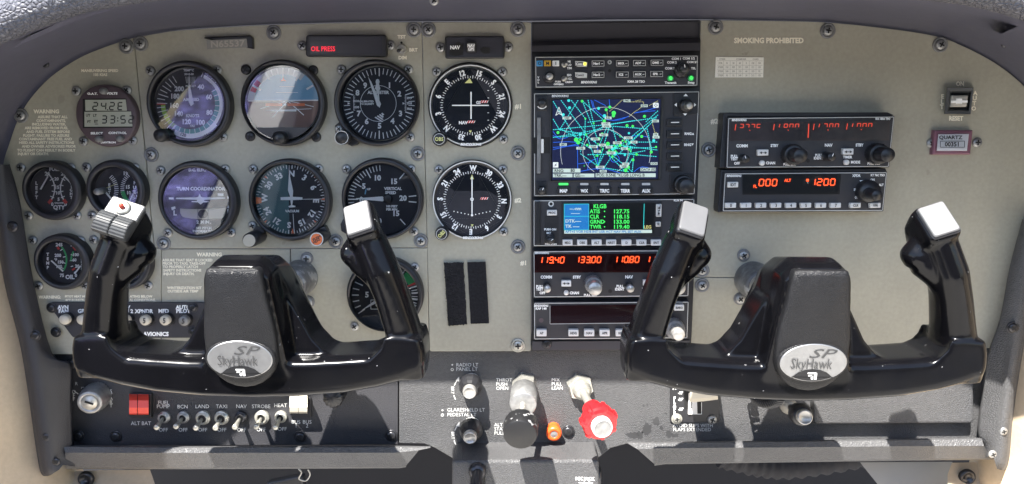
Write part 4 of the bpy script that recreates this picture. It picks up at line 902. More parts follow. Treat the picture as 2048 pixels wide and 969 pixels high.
mb.loft([[mb.P(x, y, w_) for x, y in q] for q, w_ in [(c, 0), (c, .006), ([(x * .94 + a * .06, y * .94 + b * .06) for (x, y), (a, b) in zip(c, ci)], .0072), ([(x * .3 + a * .7, y * .3 + b * .7) for (x, y), (a, b) in zip(c, ci)], .0066), (ci, .003)]], caps=False); mb.m('recess'); mb.ngon(ci, .0031); part(t, 'frame', mb)
mb = MB(Z5, 'clear'); mb.prism(rrect([(1540, 562), (1636, 560), (1626, 628), (1532, 630)], 5), .003, .0075, .0012); mb.m('dial_white'); mb.prism([(1536, 592), (1630, 590), (1630, 604), (1535, 606)], .0074, .0088); mb.prism(rect(1566, 580, 1598, 610), .0074, .0092); part(t, 'rocker', mb)
t = thing('hour_meter', 'small maroon framed quartz hour meter', 'meter', 1905, 310, 0)
mb = MB(Z5, 'rosewood'); mb.prism([(1437, 766), (1663, 766), (1648, 910), (1424, 910)], 0, .006, .0015, 2); part(t, 'frame', mb)
mb = MB(Z5, 'plate_white'); mb.ngon([(1458, 790), (1638, 788), (1626, 887), (1448, 887)], .0064); mb.m('emblem_dark'); mb.text('QUARTZ', 1530, 808, 20, .0067, wx=1.15); mb.m('recess'); mb.pline(rect(1470, 830, 1612, 866), 3, .0067, True); mb.text('00351', 1540, 848, 24, .0067); part(t, 'face', mb, weld=False)
mb = MB(Z5, 'screen_pane'); mb.ngon([(1454, 786), (1642, 784), (1630, 890), (1444, 890)], .0072); part(t, 'glass_cover', mb, weld=False)
screws(t, Z5, [(1415, 841), (1683, 838)], 'small')
# ================================================================== RADIO STACK
RW = .012
hs = thing('radio_rack', 'tall black rack holding the centre radio stack', 'rack', 1230, 702, 0)
mb = MB(m='radio_side'); mb.prism([(1063, 98), (1401, 96), (1399, 300), (1382, 700), (1064, 703)], -.02, .003, .0005); part(hs, 'backplate', mb)
mb = MB(m='blank_plate'); mb.prism([(1063, 44), (1401, 40), (1401, 76), (1063, 84)], -.03, -.004, .002); mb.loft([[V(x, y, w_) for x, y in c] for c, w_ in [([(1063, 84), (1401, 76)], -.004), ([(1063, 92), (1401, 86)], .006), ([(1063, 104), (1401, 102)], .008)]], closed=False, caps=False); part(hs, 'top_cover', mb)
mb = MB(m='blank_plate'); mb.prism([(1065, 683), (1379, 681), (1378, 699), (1064, 701)], 0, .005, .0005); part(hs, 'bottom_cover', mb); screw(hs, F0, 1094, 688, 'black', .005, 1)

def radio(name, label, cat, c, fr=F0, w=RW, back=0.0, side=0, grp='avionics units'):
    """c: front corners"""
    xs = [p[0] for p in c]; ys = [p[1] for p in c]
    t = thing(name, label, cat, fr[0] + sum(xs) / 4 / fr[2], fr[1] + max(ys) / fr[2], back, grp)
    mb = MB(fr, 'radio'); mb.prism(rrect(c, 5 * fr[2] / 3, 3), back, w, .0008); part(t, 'case', mb)
    mb = MB(fr, 'rim'); ctr = (sum(xs) / 4, sum(ys) / 4); u = fr[2]
    q = [(x + math.copysign(2.2 * u, ctr[0] - x), y + math.copysign(2.2 * u, ctr[1] - y)) for x, y in c]
    mb.pline(rrect(q, 4 * u / 3, 3), 1.15 * u, w + .0003, True); part(t, 'white_outline', mb, weld=False)
    return t
def txt(t, fr, rows, w, m='dial_white', name='lettering'): return letters(t, fr, rows, m, w, name)
def button(t, fr, c, w, h=.004, m='btn_white', text=None, th=10, tm='btn_text', label=None, bev=.0006, name='button', **k):
    mb = MB(fr, m); mb.prism(rrect(c, 4 * fr[2] / 3, 3), w, w + h, bev)
    if text: mb.m(tm); mb.text(text, sum(p[0] for p in c) / 4, sum(p[1] for p in c) / 4, th, w + h + .0003, **k)
    return part(t, name, mb, label)
def rotary(t, fr, x, y, r, w0, h, m='knob', point=None, r2=None, h2=0, name='knob', ribs=24, m2=None, label=None):
    """plain or concentric knob; (x, y) is where its front is seen"""
    mb = MB(fr, m); W = w0 + h + h2; wob = (lambda a, j: 1 + .025 * math.cos(ribs * a))
    if r2:
        O = mb.P(x, y, W); O.y = 0; kk = mb.k(W)
        mb.lathe(O, (0, -1, 0), [(r * kk, w0), (r * kk, w0 + h - .001), (r * .94 * kk, w0 + h), (r2 * kk, w0 + h)], 48, wob=wob)
        mb.m(m2 or m); mb.lathe(O, (0, -1, 0), [(r2 * kk, w0 + h), (r2 * kk, W - .0008), (r2 * .92 * kk, W), (0, W)], 32)
    else: mb.knob(x, y, W, [(r * 1.06, w0), (r, w0 + h * .3), (r * .97, W - .0008), (r * .86, W), (0, W)], 40, wob=wob)
    if point is not None:
        mb.m('dial_white'); rr = r2 or r; a = pol(x, y, rr * .85, point); b = pol(x, y, rr * .15, point); mb.line(*a, *b, rr * .16, W + .0003)
    return part(t, name, mb, label)

# audio panel
t = radio('audio_panel', 'audio selector panel at the top of the radio stack with blue, amber and white lamps', 'radio', [(1069, 113), (1397, 110.5), (1396, 173), (1070, 177)])
w = RW
for x0, x1, m_, s_ in [(99, 139, 'm_blue', 'O'), (146, 187, 'm_amber', 'M'), (196, 238, 'dial_white', 'I')]: button(t, Z4, [(x0, 126), (x1, 125), (x1, 160), (x0, 160)], w, .0018, m_, s_, 18, name='marker_lamp')
rotary(t, Z4, 180, 222, 33, w, .010, 'knob', None, 20, .008, m2='knob_worn')
for x, y in [(268, 151), (267, 236)]:
    mb = MB(Z4, 'zinc'); mb.knob(x, y, w + .004, [(16, w), (16, w + .003), (9, w + .004), (0, w + .004)], 20); mb.m('steel'); a = mb.P(x, y, w + .004); mb.lathe(a, (.3, -1, .1), [(.0012, 0), (.0018, .007), (0, .008)], 10); part(t, 'toggle', mb)
for i, (x0, y0, s_) in enumerate([(331, 126, 'Com1'), (433, 124, 'Nav1'), (331, 194, 'Com2'), (433, 192, 'Nav2'), (580, 123, 'MKR'), (684, 121, 'ADF'), (790, 119, 'DME'), (580, 191, 'ICS'), (684, 189, 'AUX'), (788, 187, 'SPR')]):
    worn = s_ in ('Com1', 'Com2')
    mb = MB(Z4, 'knob'); mb.prism(rrect([(x0, y0), (x0 + 80, y0), (x0 + 80, y0 + 40), (x0, y0 + 40)], 4), w, w + .003, .0006)
    if worn: mb.m('rim'); mb.ngon([(x0 + 3, y0 + 3), (x0 + 50, y0 + 4), (x0 + 76, y0 + 10), (x0 + 74, y0 + 36), (x0 + 20, y0 + 37), (x0 + 4, y0 + 30)], w + .0032)
    else: mb.m('dial_white'); mb.pline(rect(x0 + 4, y0 + 4, x0 + 76, y0 + 36), 1.5, w + .0033, True)
    if s_ == 'Com1': mb.m('knob'); mb.ngon(rect(x0 + 8, y0 + 10, x0 + 52, y0 + 30), w + .0034); mb.m('led_yellow'); mb.disc(x0 + 62, y0 + 20, 10, w + .0036, 16); mb.m('dial_white')
    elif s_ == 'Com2': mb.m('btn_text')
    mb.text(s_, x0 + 32, y0 + 20, 13, w + .0037); 
    if s_ not in ('Com1', 'Com2'): mb.m('rim'); mb.line(x0 + 58, y0 + 22, x0 + 70, y0 + 20, 4, w + .0036)
    part(t, 'selector_button', mb)
rotary(t, Z4, 1001, 172, 34, w, .010, 'knob', -12, 28, .007)
mb = MB(Z4, 'knob'); mb.knob(980, 186, w + .006, [(40, w), (40, w + .004), (36, w + .006), (0, w + .006)], 32); part(t, 'outer_ring', mb)
for x, y in [(913, 232), (1038, 231)]: mb = MB(Z4, 'd_green'); mb.knob(x, y, w + .003, [(18, w), (18, w + .002), (14, w + .003), (0, w + .003)], 24); mb.m('led_green'); mb.disc(x, y, 11, w + .0033, 16); mb.m('btn_text'); mb.line(x - 9, y, x + 9, y, 3, w + .0036); part(t, 'lamp', mb)
mb = MB(Z4, 'zinc'); mb.ring(543, 136, 5, 13, w + .0004, 20); mb.m('recess'); mb.disc(543, 188, 10, w + .0004, 16); part(t, 'jack', mb, weld=False)
txt(t, Z4, [('HI', 298, 132, 12, 'c'), ('LO', 300, 152, 12, 'c'), ('T/M', 299, 172, 12, 'c'), ('ISO', 298, 214, 12, 'c'), ('ALL', 300, 235, 12, 'c'), ('CREW', 297, 256, 11, 'c'), ('PUSH', 230, 254, 10, 'c'), ('OFF/EMG', 234, 270, 10, 'c'), ('BENDIX/KING', 417, 257, 13, 'c', dict(shear=.2, wx=.8)), ('KMA 28 TSO', 704, 253, 13, 'c'),
   ('COM 1', 948, 115, 13, 'c'), ('COM 1/2', 1022, 113, 13, 'c'), ('COM 2', 920, 137, 13, 'c'), ('COM 2/1', 1045, 135, 12, 'c'), ('COM 3', 908, 173, 13, 'c'), ('TEL', 1051, 173, 12, 'c'), ('Transmit', 912, 260, 13, 'c'), ('Swap', 1037, 259, 13, 'c')] + [(c, 111, 228 + i * 15, 11, 'c') for i, c in enumerate('VOL')], w + .0003)

# moving-map display
t = radio('moving_map_display', 'large radio stack display showing a moving map of cyan airways', 'display', [(1067, 186), (1400, 182), (1390.5, 390), (1067, 394)])
mb = MB(Z4, 'radio_side'); c = [(183, 352), (872, 345), (856, 852), (180, 860)]; ci = [(198, 364), (852, 358), (834, 842), (194, 848)]
mb.loft([[mb.P(x, y, w_) for x, y in q] for q, w_ in [(c, w), (c, w + .002), ([(x * .7 + a * .3, y * .7 + b * .3) for (x, y), (a, b) in zip(c, ci)], w + .0022), (ci, w + .0005)]], caps=False); part(t, 'screen_bezel', mb)
s1, s2, s3, s4, s5 = [w + .0006 + .00012 * i for i in range(5)]
mb = MB(Z4, 'scr_navy'); mb.ngon(ci, s1)
mb.m('scr_blue')
for p in [[(200, 622), (330, 620), (360, 660)], [(200, 652), (352, 640)], [(200, 665), (344, 632)], [(348, 664), (350, 800)], [(352, 752), (440, 740)], [(410, 790), (420, 740), (470, 720)], [(440, 370), (455, 420), (500, 462), (530, 484), (600, 486), (660, 462)], [(450, 364), (520, 400)], [(690, 445), (760, 430), (822, 412)], [(430, 364), (450, 440)],
          [(200, 555), (240, 600), (290, 590)], [(540, 700), (560, 740), (600, 730), (590, 700), (550, 690)], [(690, 800), (740, 770), (824, 790)], [(640, 600), (700, 580), (780, 590)], [(700, 440), (820, 430)], [(350, 800), (500, 780), (640, 820)], [(540, 360), (545, 420)], [(470, 640), (470, 790)], [(240, 600), (200, 580)], [(640, 470), (560, 490)]]: mb.pline(smooth_line(p, 3) if len(p) > 2 else p, 3.4, s2)
mb.m('scr_tan')
for p in [(620, 364, 540, 436), (640, 376, 748, 376), (748, 376, 748, 400), (748, 400, 690, 440), (690, 440, 660, 466), (835, 370, 780, 400), (800, 500, 822, 580), (826, 560, 810, 600), (528, 436, 530, 470), (700, 370, 736, 364)]: mb.dash(*p, 4, s2, 5, 4)
mb.m('scr_cyan')
for p in [(200, 372, 348, 610), (248, 366, 400, 572), (352, 366, 240, 546), (310, 366, 398, 480), (378, 372, 470, 600), (412, 364, 458, 560), (380, 372, 510, 490), (200, 545, 510, 516), (200, 592, 500, 540), (240, 546, 396, 572), (245, 540, 360, 600), (510, 516, 830, 472), (510, 520, 770, 540), (520, 518, 690, 490), (240, 590, 392, 574),
          (396, 480, 392, 574), (392, 574, 480, 640), (392, 574, 366, 680), (366, 690, 478, 770), (396, 576, 520, 520), (410, 500, 500, 488), (400, 572, 470, 764), (470, 770, 510, 690), (520, 530, 700, 640), (540, 530, 470, 770), (530, 520, 480, 640), (560, 530, 590, 640), (640, 620, 832, 620), (600, 640, 834, 668), (560, 660, 830, 652), (520, 680, 828, 708),
          (410, 696, 640, 690), (540, 690, 660, 600), (660, 600, 836, 455), (836, 430, 760, 500), (640, 640, 780, 520), (690, 690, 680, 800), (540, 700, 640, 800), (470, 770, 660, 800), (560, 700, 680, 800), (770, 538, 800, 680), (680, 650, 640, 760), (420, 640, 560, 640), (660, 690, 760, 672), (820, 480, 600, 690), (430, 660, 330, 600), (200, 480, 240, 546), (500, 790, 560, 700), (640, 790, 680, 720), (560, 640, 630, 640)]: mb.dash(*p, 4.8, s3, 9, 4)
mb.m('scr_white')
mb.arc(518, 680, 271, 273, -106, 104, s3, 60); mb.arc(518, 680, 136, 138, -150, 150, s3, 50)
mb.m('scr_dkgreen'); rg = random.Random(4)
for _ in range(38):
    x, y = rg.gauss(560, 90), rg.gauss(650, 40)
    if 210 < x < 820 and 560 < y < 780: mb.m(rg.choice(['scr_dkgreen', 'scr_green', 'scr_cyan'])); mb.disc(x, y, rg.uniform(4, 9), s3, 10)
mb.m('scr_green')
for x, y, r_ in [(376, 372, 10), (544, 408, 11), (522, 424, 11), (568, 444, 16), (566, 460, 12), (510, 492, 12), (230, 562, 11), (340, 606, 16), (352, 622, 14), (366, 604, 10), (648, 520, 11), (683, 524, 10), (737, 586, 11), (754, 464, 11), (684, 728, 11), (706, 694, 10), (466, 764, 9), (640, 790, 14), (656, 772, 12), (532, 630, 14), (478, 600, 12), (606, 640, 11), (560, 708, 9), (795, 680, 11), (446, 506, 7), (396, 478, 7), (824, 650, 8), (400, 574, 8), (662, 664, 9), (540, 672, 9), (486, 680, 9), (640, 618, 8)]: mb.disc(x, y, r_ * .82, s4, 14); mb.m('scr_dkgreen'); mb.line(x - r_ * .6, y, x + r_ * .6, y, 2.4, s5); mb.m('scr_green')
mb.m('scr_cyan')
for x, y, r_ in [(300, 412, 9), (476, 416, 9), (512, 462, 11), (262, 454, 9), (364, 574, 9), (810, 610, 9), (660, 566, 7), (295, 368, 9), (576, 690, 12), (560, 660, 10)]: mb.disc(x, y, r_, s4, 14)
for x, y, s_ in [(284, 474, 'V489'), (262, 635, 'SMO'), (368, 657, 'V186'), (534, 474, 'RAL'), (520, 508, 'V197'), (524, 524, 'V394'), (507, 576, 'V201'), (456, 601, 'V459'), (444, 648, 'V208'), (656, 594, 'V363'), (590, 624, 'V394'), (690, 620, 'V64'), (632, 659, 'V25'), (500, 638, 'V16'), (540, 650, 'V21'), (552, 685, 'V165'), (468, 676, 'V27'), (486, 772, 'V459'), (504, 796, 'HRG'), (640, 752, 'V23'), (630, 766, 'V458'), (648, 369, 'PMD'), (753, 400, 'EDW'), (820, 492, 'HEC'), (822, 574, 'V8'), (824, 590, 'V12'), (812, 750, 'OCN')]:
    lw = len(s_) * 5.6 + 4; mb.m('scr_pale'); mb.ngon(rect(x - lw, y - 8, x + lw, y + 8), s5); mb.m('btn_text'); mb.text(s_, x, y, 11, s5 + .0001, wx=.9)
z = s5 + .0001; mb.m('scr_white'); mb.pline([(236, 408), (216, 458), (236, 446), (256, 458)], 3.4, z, True); mb.text('N', 236, 436, 11, z)
mb.ngon(rrect(rect(806, 382, 840, 412), 6), z); mb.m('scr_navy')
for a in range(4): mb.ngon([pol(823, 397, 12, a * 90), pol(pol(823, 397, 5, a * 90)[0], pol(823, 397, 5, a * 90)[1], 5, a * 90 + 90), pol(pol(823, 397, 5, a * 90)[0], pol(823, 397, 5, a * 90)[1], 5, a * 90 - 90)], z + .0001)
mb.m('scr_white'); mb.ngon(rect(200, 742, 232, 774), z); mb.m('scr_navy'); mb.ngon([(224, 746), (206, 762), (216, 760), (206, 772), (226, 756), (216, 758)], z + .0001)
mb.m('scr_pale')
for q in [rect(200, 781, 366, 804), rect(200, 811, 318, 833), rect(325, 811, 450, 833), rect(458, 809, 822, 832), rect(730, 776, 822, 796)]: mb.ngon(q, z)
mb.m('btn_text'); z2 = z + .0001
for s_, x, y, h in [('RNG:', 208, 793, 17), ('80', 306, 792, 18), ('TRK:---', 206, 822, 17), ('GS:---', 332, 822, 17), ('POS: 0.5NE "KLGB LONG B', 463, 820, 17), ('DATA (02)', 734, 786, 14)]: mb.text(s_, x, y, h, z2, 'l', wx=1.0)
part(t, 'screen', mb, weld=False)
mb = MB(Z4, 'screen_pane'); mb.ngon(ci, w + .0018); part(t, 'screen_glass', mb, weld=False)
for x0, x1, s_ in [(222, 305, 'MAP'), (346, 433, 'WX'), (468, 556, 'TRFC'), (596, 680, 'TERR'), (722, 806, 'AUX')]:
    button(t, Z4, [(x0, 896), (x1, 894), (x1, 934), (x0, 938)], w, .003, 'knob', s_, 19, 'dial_white', wx=.85, name='mode_button')
    mb = MB(Z4, 'led_green' if s_ == 'MAP' else 'rim'); x = (x0 + x1) / 2; mb.prism(rrect(rect(x - (29 if s_ == 'MAP' else 25), 868, x + (29 if s_ == 'MAP' else 25), 881), 4), w, w + .001); part(t, 'indicator_light', mb, 'lit green indicator light' if s_ == 'MAP' else None)
for y in (501, 570, 637, 705, 772): button(t, Z4, [(893, y - 22), (984, y - 23), (983, y + 22), (891, y + 23)], w, .003, 'knob', name='soft_button'); mb = MB(Z4, 'dial_white'); mb.line(914, y, 964, y - 1, 5, w + .0034); part(t, 'button_mark', mb, weld=False)
for x, y in [(133, 388)]:
    mb = MB(Z4, 'radio_side'); mb.prism(rrect([(96, 340), (168, 339), (168, 428), (97, 430)], 10), w, w + .002, .0006); part(t, 'knob_plate', mb); rotary(t, Z4, 134, 384, 26, w + .002, .006); mb = MB(Z4, 'dial_white'); mb.arc(133, 386, 28, 34, 120, 236, w + .0024); part(t, 'brightness_mark', mb, weld=False)
mb = MB(Z4, 'radio_side'); mb.prism(rrect([(92, 862), (164, 858), (163, 940), (93, 942)], 10), w, w + .002, .0006); part(t, 'knob_plate', mb); rotary(t, Z4, 134, 914, 24, w + .002, .007, point=28)
mb = MB(Z4, 'recess'); mb.ngon([(78, 592), (180, 590), (180, 688), (78, 690)], w + .0004); part(t, 'card_recess', mb, weld=False)
mb = MB(Z4, 'washer'); mb.prism(rrect([(104, 470), (127, 469), (125, 810), (102, 811)], 5), w, w + .004, .0008); part(t, 'card_door', mb)
mb = MB(Z4, 'dial_white'); mb.ngon([(127, 602), (143, 602), (143, 686), (127, 686)], w + .0008); part(t, 'card_slot', mb, weld=False)
mb = MB(Z4, 'radio_side'); mb.prism(rrect([(930, 324), (1080, 322), (1078, 450), (930, 462)], 10), w, w + .0015, .0006); part(t, 'joystick_plate', mb)
mb = MB(Z4, 'knob'); O = mb.P(1000, 400, w); mb.lathe(O, (0, -1, 0), [(.0065, 0), (.0065, .006), (.005, .008), (0, .008)], 28); mb.m('knob_worn'); mb.lathe(O + Vector((0, -.008, 0)), (0.05, -1, 0), [(.0032, 0), (.0030, .006), (.0034, .010), (.0030, .012), (0, .012)], 24); part(t, 'joystick', mb)
mb = MB(Z4, 'dial_white')
for q in [[(1004, 326), (1018, 342), (990, 342)], [(1000, 460), (1014, 446), (986, 446)], [(935, 394), (950, 382), (950, 406)], [(1067, 394), (1054, 382), (1054, 406)]]: mb.ngon(q, w + .0018)
part(t, 'joystick_arrows', mb, weld=False)
mb = MB(Z4, 'radio_side'); mb.prism(rrect([(906, 812), (1052, 806), (1050, 926), (904, 930)], 8), w, w + .0015, .0006); part(t, 'knob_plate', mb)
rotary(t, Z4, 1014, 888, 58, w + .0015, .009, 'knob', None, 45, .014)
txt(t, Z4, [('BENDIX/KING', 192, 341, 13, 'l', dict(shear=.2, wx=.85)), ('OFF ON', 128, 873, 12, 'c'), ('RNG', 1018, 569, 14, 'c'), ('RNG', 1016, 636, 14, 'c')], w + .0003)
mb = MB(Z4, 'dial_white'); mb.ngon([(1048, 562), (1055, 576), (1041, 576)], w + .0003); mb.ngon([(1045, 642), (1038, 628), (1052, 628)], w + .0003); part(t, 'range_marks', mb, weld=False)

# navigation computer
t = radio('navigation_computer', 'radio stack unit with green station list and blue column on its screen', 'radio', [(1066, 400), (1390, 397), (1387, 491), (1066, 494)])
mb = MB(B1, 'radio_side'); mb.prism(rrect([(238, 70), (810, 62), (806, 268), (238, 276)], 10), w, w + .0015, .0008); part(t, 'screen_bezel', mb)
v = w + .0018; mb = MB(B1, 'scr_off'); mb.m('recess'); mb.ngon([(248, 80), (770, 75), (764, 248), (248, 254)], v); mb.m('scr_panel'); mb.ngon([(252, 82), (392, 81), (392, 228), (252, 230)], v + .0001)
mb.m('scr_cyan'); mb.pline([(252, 82), (392, 81), (392, 228), (252, 230)], 2, v + .0002, True); mb.line(252, 152, 392, 151, 2, v + .0002); mb.line(708, 80, 704, 224, 3, v + .0002)
mb.m('scr_pale'); mb.ngon([(252, 232), (752, 228), (752, 246), (252, 250)], v + .0001)
mb.m('scr_pale'); mb.text('--.-nm', 316, 107, 17, v + .0003, wx=1.1); mb.text('------', 316, 133, 15, v + .0003, wx=1.2); mb.text('DTK----', 258, 178, 17, v + .0003, 'l', wx=1.1); mb.text('TK ----', 258, 208, 17, v + .0003, 'l', wx=1.15); mb.m('scr_tan'); mb.text('LEG', 706, 212, 17, v + .0003, 'l')
mb.m('scr_green')
for s_, q, y in [('ATIS', '127.75', 123), ('CLR', '118.15', 153), ('GRND', '133.00', 182), ('TWR', '119.40', 211)]: mb.text(s_, 398, y, 21, v + .0003, 'l', wx=.95); mb.disc(482, y, 4, v + .0003, 10); mb.text(q, 530, y, 21, v + .0003, 'l', wx=1.13)
mb.text('KLGB', 418, 94, 22, v + .0003, 'l', wx=.95)
mb.m('scr_panel'); mb.text('APT+5 VOR NDB INT USR ACT NAV FPL SET AUX', 258, 239, 12.5, v + .0003, 'l', wx=1.08); part(t, 'screen', mb, weld=False)
mb = MB(B1, 'screen_pane'); mb.ngon([(248, 80), (770, 75), (764, 248), (248, 254)], v + .0008); part(t, 'screen_glass', mb, weld=False)
for x0, s_ in [(243, 'MSG'), (326, 'OBS'), (409, 'ALT'), (492, 'NRST'), (579, 'D'), (665, 'CLR'), (748, 'ENT')]: button(t, B1, [(x0, 286), (x0 + 57, 285), (x0 + 57, 318), (x0, 319)], w, .004, text=s_, th=13, wx=.9)
button(t, B1, [(154, 117), (211, 116), (211, 146), (154, 147)], w, .004, text='PROC', th=12, wx=.9)
button(t, B1, [(778, 84), (809, 83), (807, 154), (777, 155)], w, .005, text='', bev=.0015, name='rocker_button'); button(t, B1, [(776, 185), (804, 184), (803, 211), (776, 212)], w, .005, bev=.0015)
mb = MB(B1, 'btn_text'); mb.ngon([(793, 94), (800, 108), (786, 108)], w + .0054); mb.ngon([(792, 144), (785, 131), (799, 131)], w + .0054); mb.line(788, 119, 798, 119, 4, w + .0054); part(t, 'rocker_arrows', mb, weld=False)
mb = MB(B1, 'rim'); mb.ring(177, 81, 9, 16, w + .0004, 24); mb.m('recess'); mb.disc(177, 81, 9, w + .0003, 20); part(t, 'jack', mb, weld=False)
mb = MB(B1, 'knob'); mb.prism(rrect([(88, 68), (116, 66), (116, 312), (90, 314)], 5), w, w + .004, .0008); part(t, 'card_door', mb); mb = MB(B1, 'radio_side'); mb.prism(rrect([(140, 152), (220, 150), (220, 312), (138, 314)], 6), w, w + .001); part(t, 'knob_plate', mb)
rotary(t, B1, 175, 290, 26, w + .001, .008, 'knob', 60, 20, .006)
txt(t, B1, [('PUSH ON', 172, 226, 11, 'c'), ('BRT', 164, 246, 10, 'c'), ('PULL SCAN', 176, 310, 9, 'c'), ('KLN 94', 902, 60, 11, 'c')], w + .0014)

# number one navigation and communication radio
def swap_arrow(mb, x, y, L, w): mb.line(x - L, y, x + L, y, L * .22, w); mb.ngon([(x - L * 1.35, y), (x - L * .5, y - L * .5), (x - L * .5, y + L * .5)], w + .0001); mb.ngon([(x + L * 1.35, y), (x + L * .5, y - L * .5), (x + L * .5, y + L * .5)], w + .0001)
t = radio('communication_radio', 'radio stack unit with bright red frequencies 119.40 and 133.00', 'radio', [(1066, 502), (1381, 499.5), (1378, 594), (1066.5, 596.5)])
mb = MB(B1, 'scr_off'); mb.ngon([(82, 368), (968, 362), (964, 470), (82, 472)], w + .0004); mb.m('led')
for s_, x, y in [('119.40', 104, 384), ('133.00', 314, 382), ('110.80', 531, 381), ('119.00', 716, 380)]: mb.seg7(s_, x, y, 20, 33, 31, 6, w + .0008, .16)
part(t, 'screen', mb, weld=False)
mb = MB(B1, 'screen_pane'); mb.ngon([(82, 368), (968, 362), (964, 470), (82, 472)], w + .0012); part(t, 'screen_glass', mb, weld=False)
rotary(t, B1, 156, 568, 23, w, .008, 'knob', -12, 21, .006, m2='knob_worn'); rotary(t, B1, 630, 566, 24, w, .008, 'knob', -8, 22, .006, m2='knob_worn')
rotary(t, B1, 428, 566, 50, w, .012, 'washer', None, 40, .014, m2='knob_worn'); rotary(t, B1, 905, 562, 50, w, .012, 'washer', None, 40, .014, m2='knob_worn')
for x0, y0 in [(236, 518), (703, 515)]: button(t, B1, rect(x0, y0, x0 + 56, y0 + 34), w, .004); mb = MB(B1, 'btn_text'); swap_arrow(mb, x0 + 28, y0 + 17, 15, w + .0043); part(t, 'swap_arrow', mb, weld=False)
for x, y in [(264, 590), (730, 588)]: mb = MB(B1, 'btn_white'); mb.knob(x, y, w + .004, [(14, w), (14, w + .003), (11, w + .004), (0, w + .004)], 20); part(t, 'round_button', mb)
mb = MB(B1, 'recess'); mb.disc(514, 578, 11, w + .0004, 16); part(t, 'screw_hole', mb, weld=False)
txt(t, B1, [('BENDIX/KING', 84, 360, 11, 'l', dict(shear=.2, wx=.8)), ('COMM', 150, 498, 16, 'c', dict(wx=.9)), ('STBY', 324, 498, 15, 'c', dict(wx=.9)), ('NAV', 621, 497, 16, 'c', dict(wx=.9)), ('PULL', 112, 551, 14, 'c', dict(wx=.9)), ('TEST', 112, 567, 14, 'c', dict(wx=.9)), ('OFF', 128, 588, 14, 'c', dict(wx=.9)), ('CHAN', 310, 588, 14, 'c', dict(wx=.9)), ('PULL', 570, 550, 14, 'c', dict(wx=.9)), ('IDENT', 568, 567, 14, 'c', dict(wx=.9)), ('PULL 25K', 400, 600, 12, 'c'), ('TIMER', 722, 566, 13, 'c')], w + .0003)

# autopilot
t = radio('autopilot', 'lowest radio stack unit with a dark blank screen and white keys', 'radio', [(1067, 605), (1378.5, 602.5), (1376, 678), (1067, 680.5)])
mb = MB(B1, 'scr_off'); mb.ngon([(172, 660), (866, 652), (862, 756), (172, 764)], w + .0004); part(t, 'screen', mb, weld=False)
mb = MB(B1, 'screen_pane'); mb.ngon([(172, 660), (866, 652), (862, 756), (172, 764)], w + .0012); part(t, 'screen_glass', mb, weld=False)
mb = MB(B1, 'rim'); mb.line(172, 765, 862, 757, 2.5, w + .0014); mb.line(171, 660, 171, 764, 2, w + .0014); part(t, 'screen_edge', mb, weld=False)
for x0, s_ in [(94, 'AP'), (276, 'HDG'), (366, 'NAV'), (454, 'APR'), (546, 'REV'), (636, 'ALT'), (728, 'UP')]: button(t, B1, rect(x0, 799, x0 + 58, 836), w, .005, text=s_, th=13, wx=.9)
button(t, B1, rect(880, 656, 936, 690), w, .005, text='BARO', th=12, wx=.85)
mb = MB(B1, 'maroon'); mb.disc(121, 744, 13, w + .0006, 20); part(t, 'sensor', mb, weld=False); mb = MB(B1, 'recess'); mb.disc(437, 817, 10, w + .0005, 16); part(t, 'screw_hole', mb, weld=False)
rotary(t, B1, 906, 828, 58, w, .012, 'washer', None, 36, .016, m2='knob_worn')
txt(t, B1, [('BENDIX/KING', 120, 661, 11, 'c', dict(shear=.2, wx=.8)), ('KAP 140', 120, 677, 12, 'c')], w + .0003)

# right-hand units on the passenger panel
def side_unit(name, label, c, w):
    t = radio(name, label, 'radio', c, B2, w, 0); return t
w2 = .022
t = side_unit('communication_radio', 'right panel radio with dim cut off red frequencies on a grey screen', [(322, 66), (1748, 53), (1702, 492), (306, 500)], w2); w = w2
mb = MB(B2, 'radio_side'); mb.prism([(285, 36), (300, 24), (1690, 22), (1745, 46), (1708, 60), (330, 64), (305, 498), (250, 500)], 0, w2 - .003, .001); part(t, 'sleeve', mb)
mb = MB(B2, 'scr_grey'); mb.ngon([(342, 108), (1706, 92), (1700, 262), (334, 266)], w + .0004); mb.m('led_dim')
for s_, x, y in [('137.7C', 378, 124), ('118.0n', 706, 122), ('117.0n', 1046, 120), ('110.0n', 1330, 117)]:
    xx = x; 
    for c in s_:
        if c == '.': mb.disc(xx - 12, y + 52, 5, w + .0008, 8); continue
        if c == '1': mb.line(xx + 14, y, xx + 6, y + (52 if xx == x else 28), 7, w + .0008)
        else:
            for g in {'3': 'abg', '7': 'ab', 'C': 'afg', '8': 'abfg', '0': 'abf', 'n': 'abf'}[c]:
                A = {'a': (0, 0, 1, 0), 'b': (1, 0, 1, 1), 'f': (0, 0, 0, 1), 'g': (0, 1, 1, 1)}[g]; mb.line(xx + A[0] * 28 + 4 * (1 - A[1]), y + A[1] * 28, xx + A[2] * 28 + 4 * (1 - A[3]), y + A[3] * 28, 6.5, w + .0008)
        xx += 48
mb.line(1014, 120, 1008, 240, 9, w + .0008); part(t, 'screen', mb, weld=False)
mb = MB(B2, 'screen_pane'); mb.ngon([(342, 108), (1706, 92), (1700, 262), (334, 266)], w + .0012); part(t, 'screen_glass', mb, weld=False)
mb = MB(B2, 'radio_side'); mb.ngon([(352, 78), (1722, 66), (1716, 90), (346, 102)], w + .0002); part(t, 'top_strip', mb, weld=False)
rotary(t, B2, 478, 420, 34, w, .010, point=-15); rotary(t, B2, 1212, 402, 36, w, .016, point=25)
rotary(t, B2, 946, 392, 86, w, .011, 'knob', None, 60, .016); rotary(t, B2, 1692, 386, 86, w, .011, 'knob', None, 60, .016)
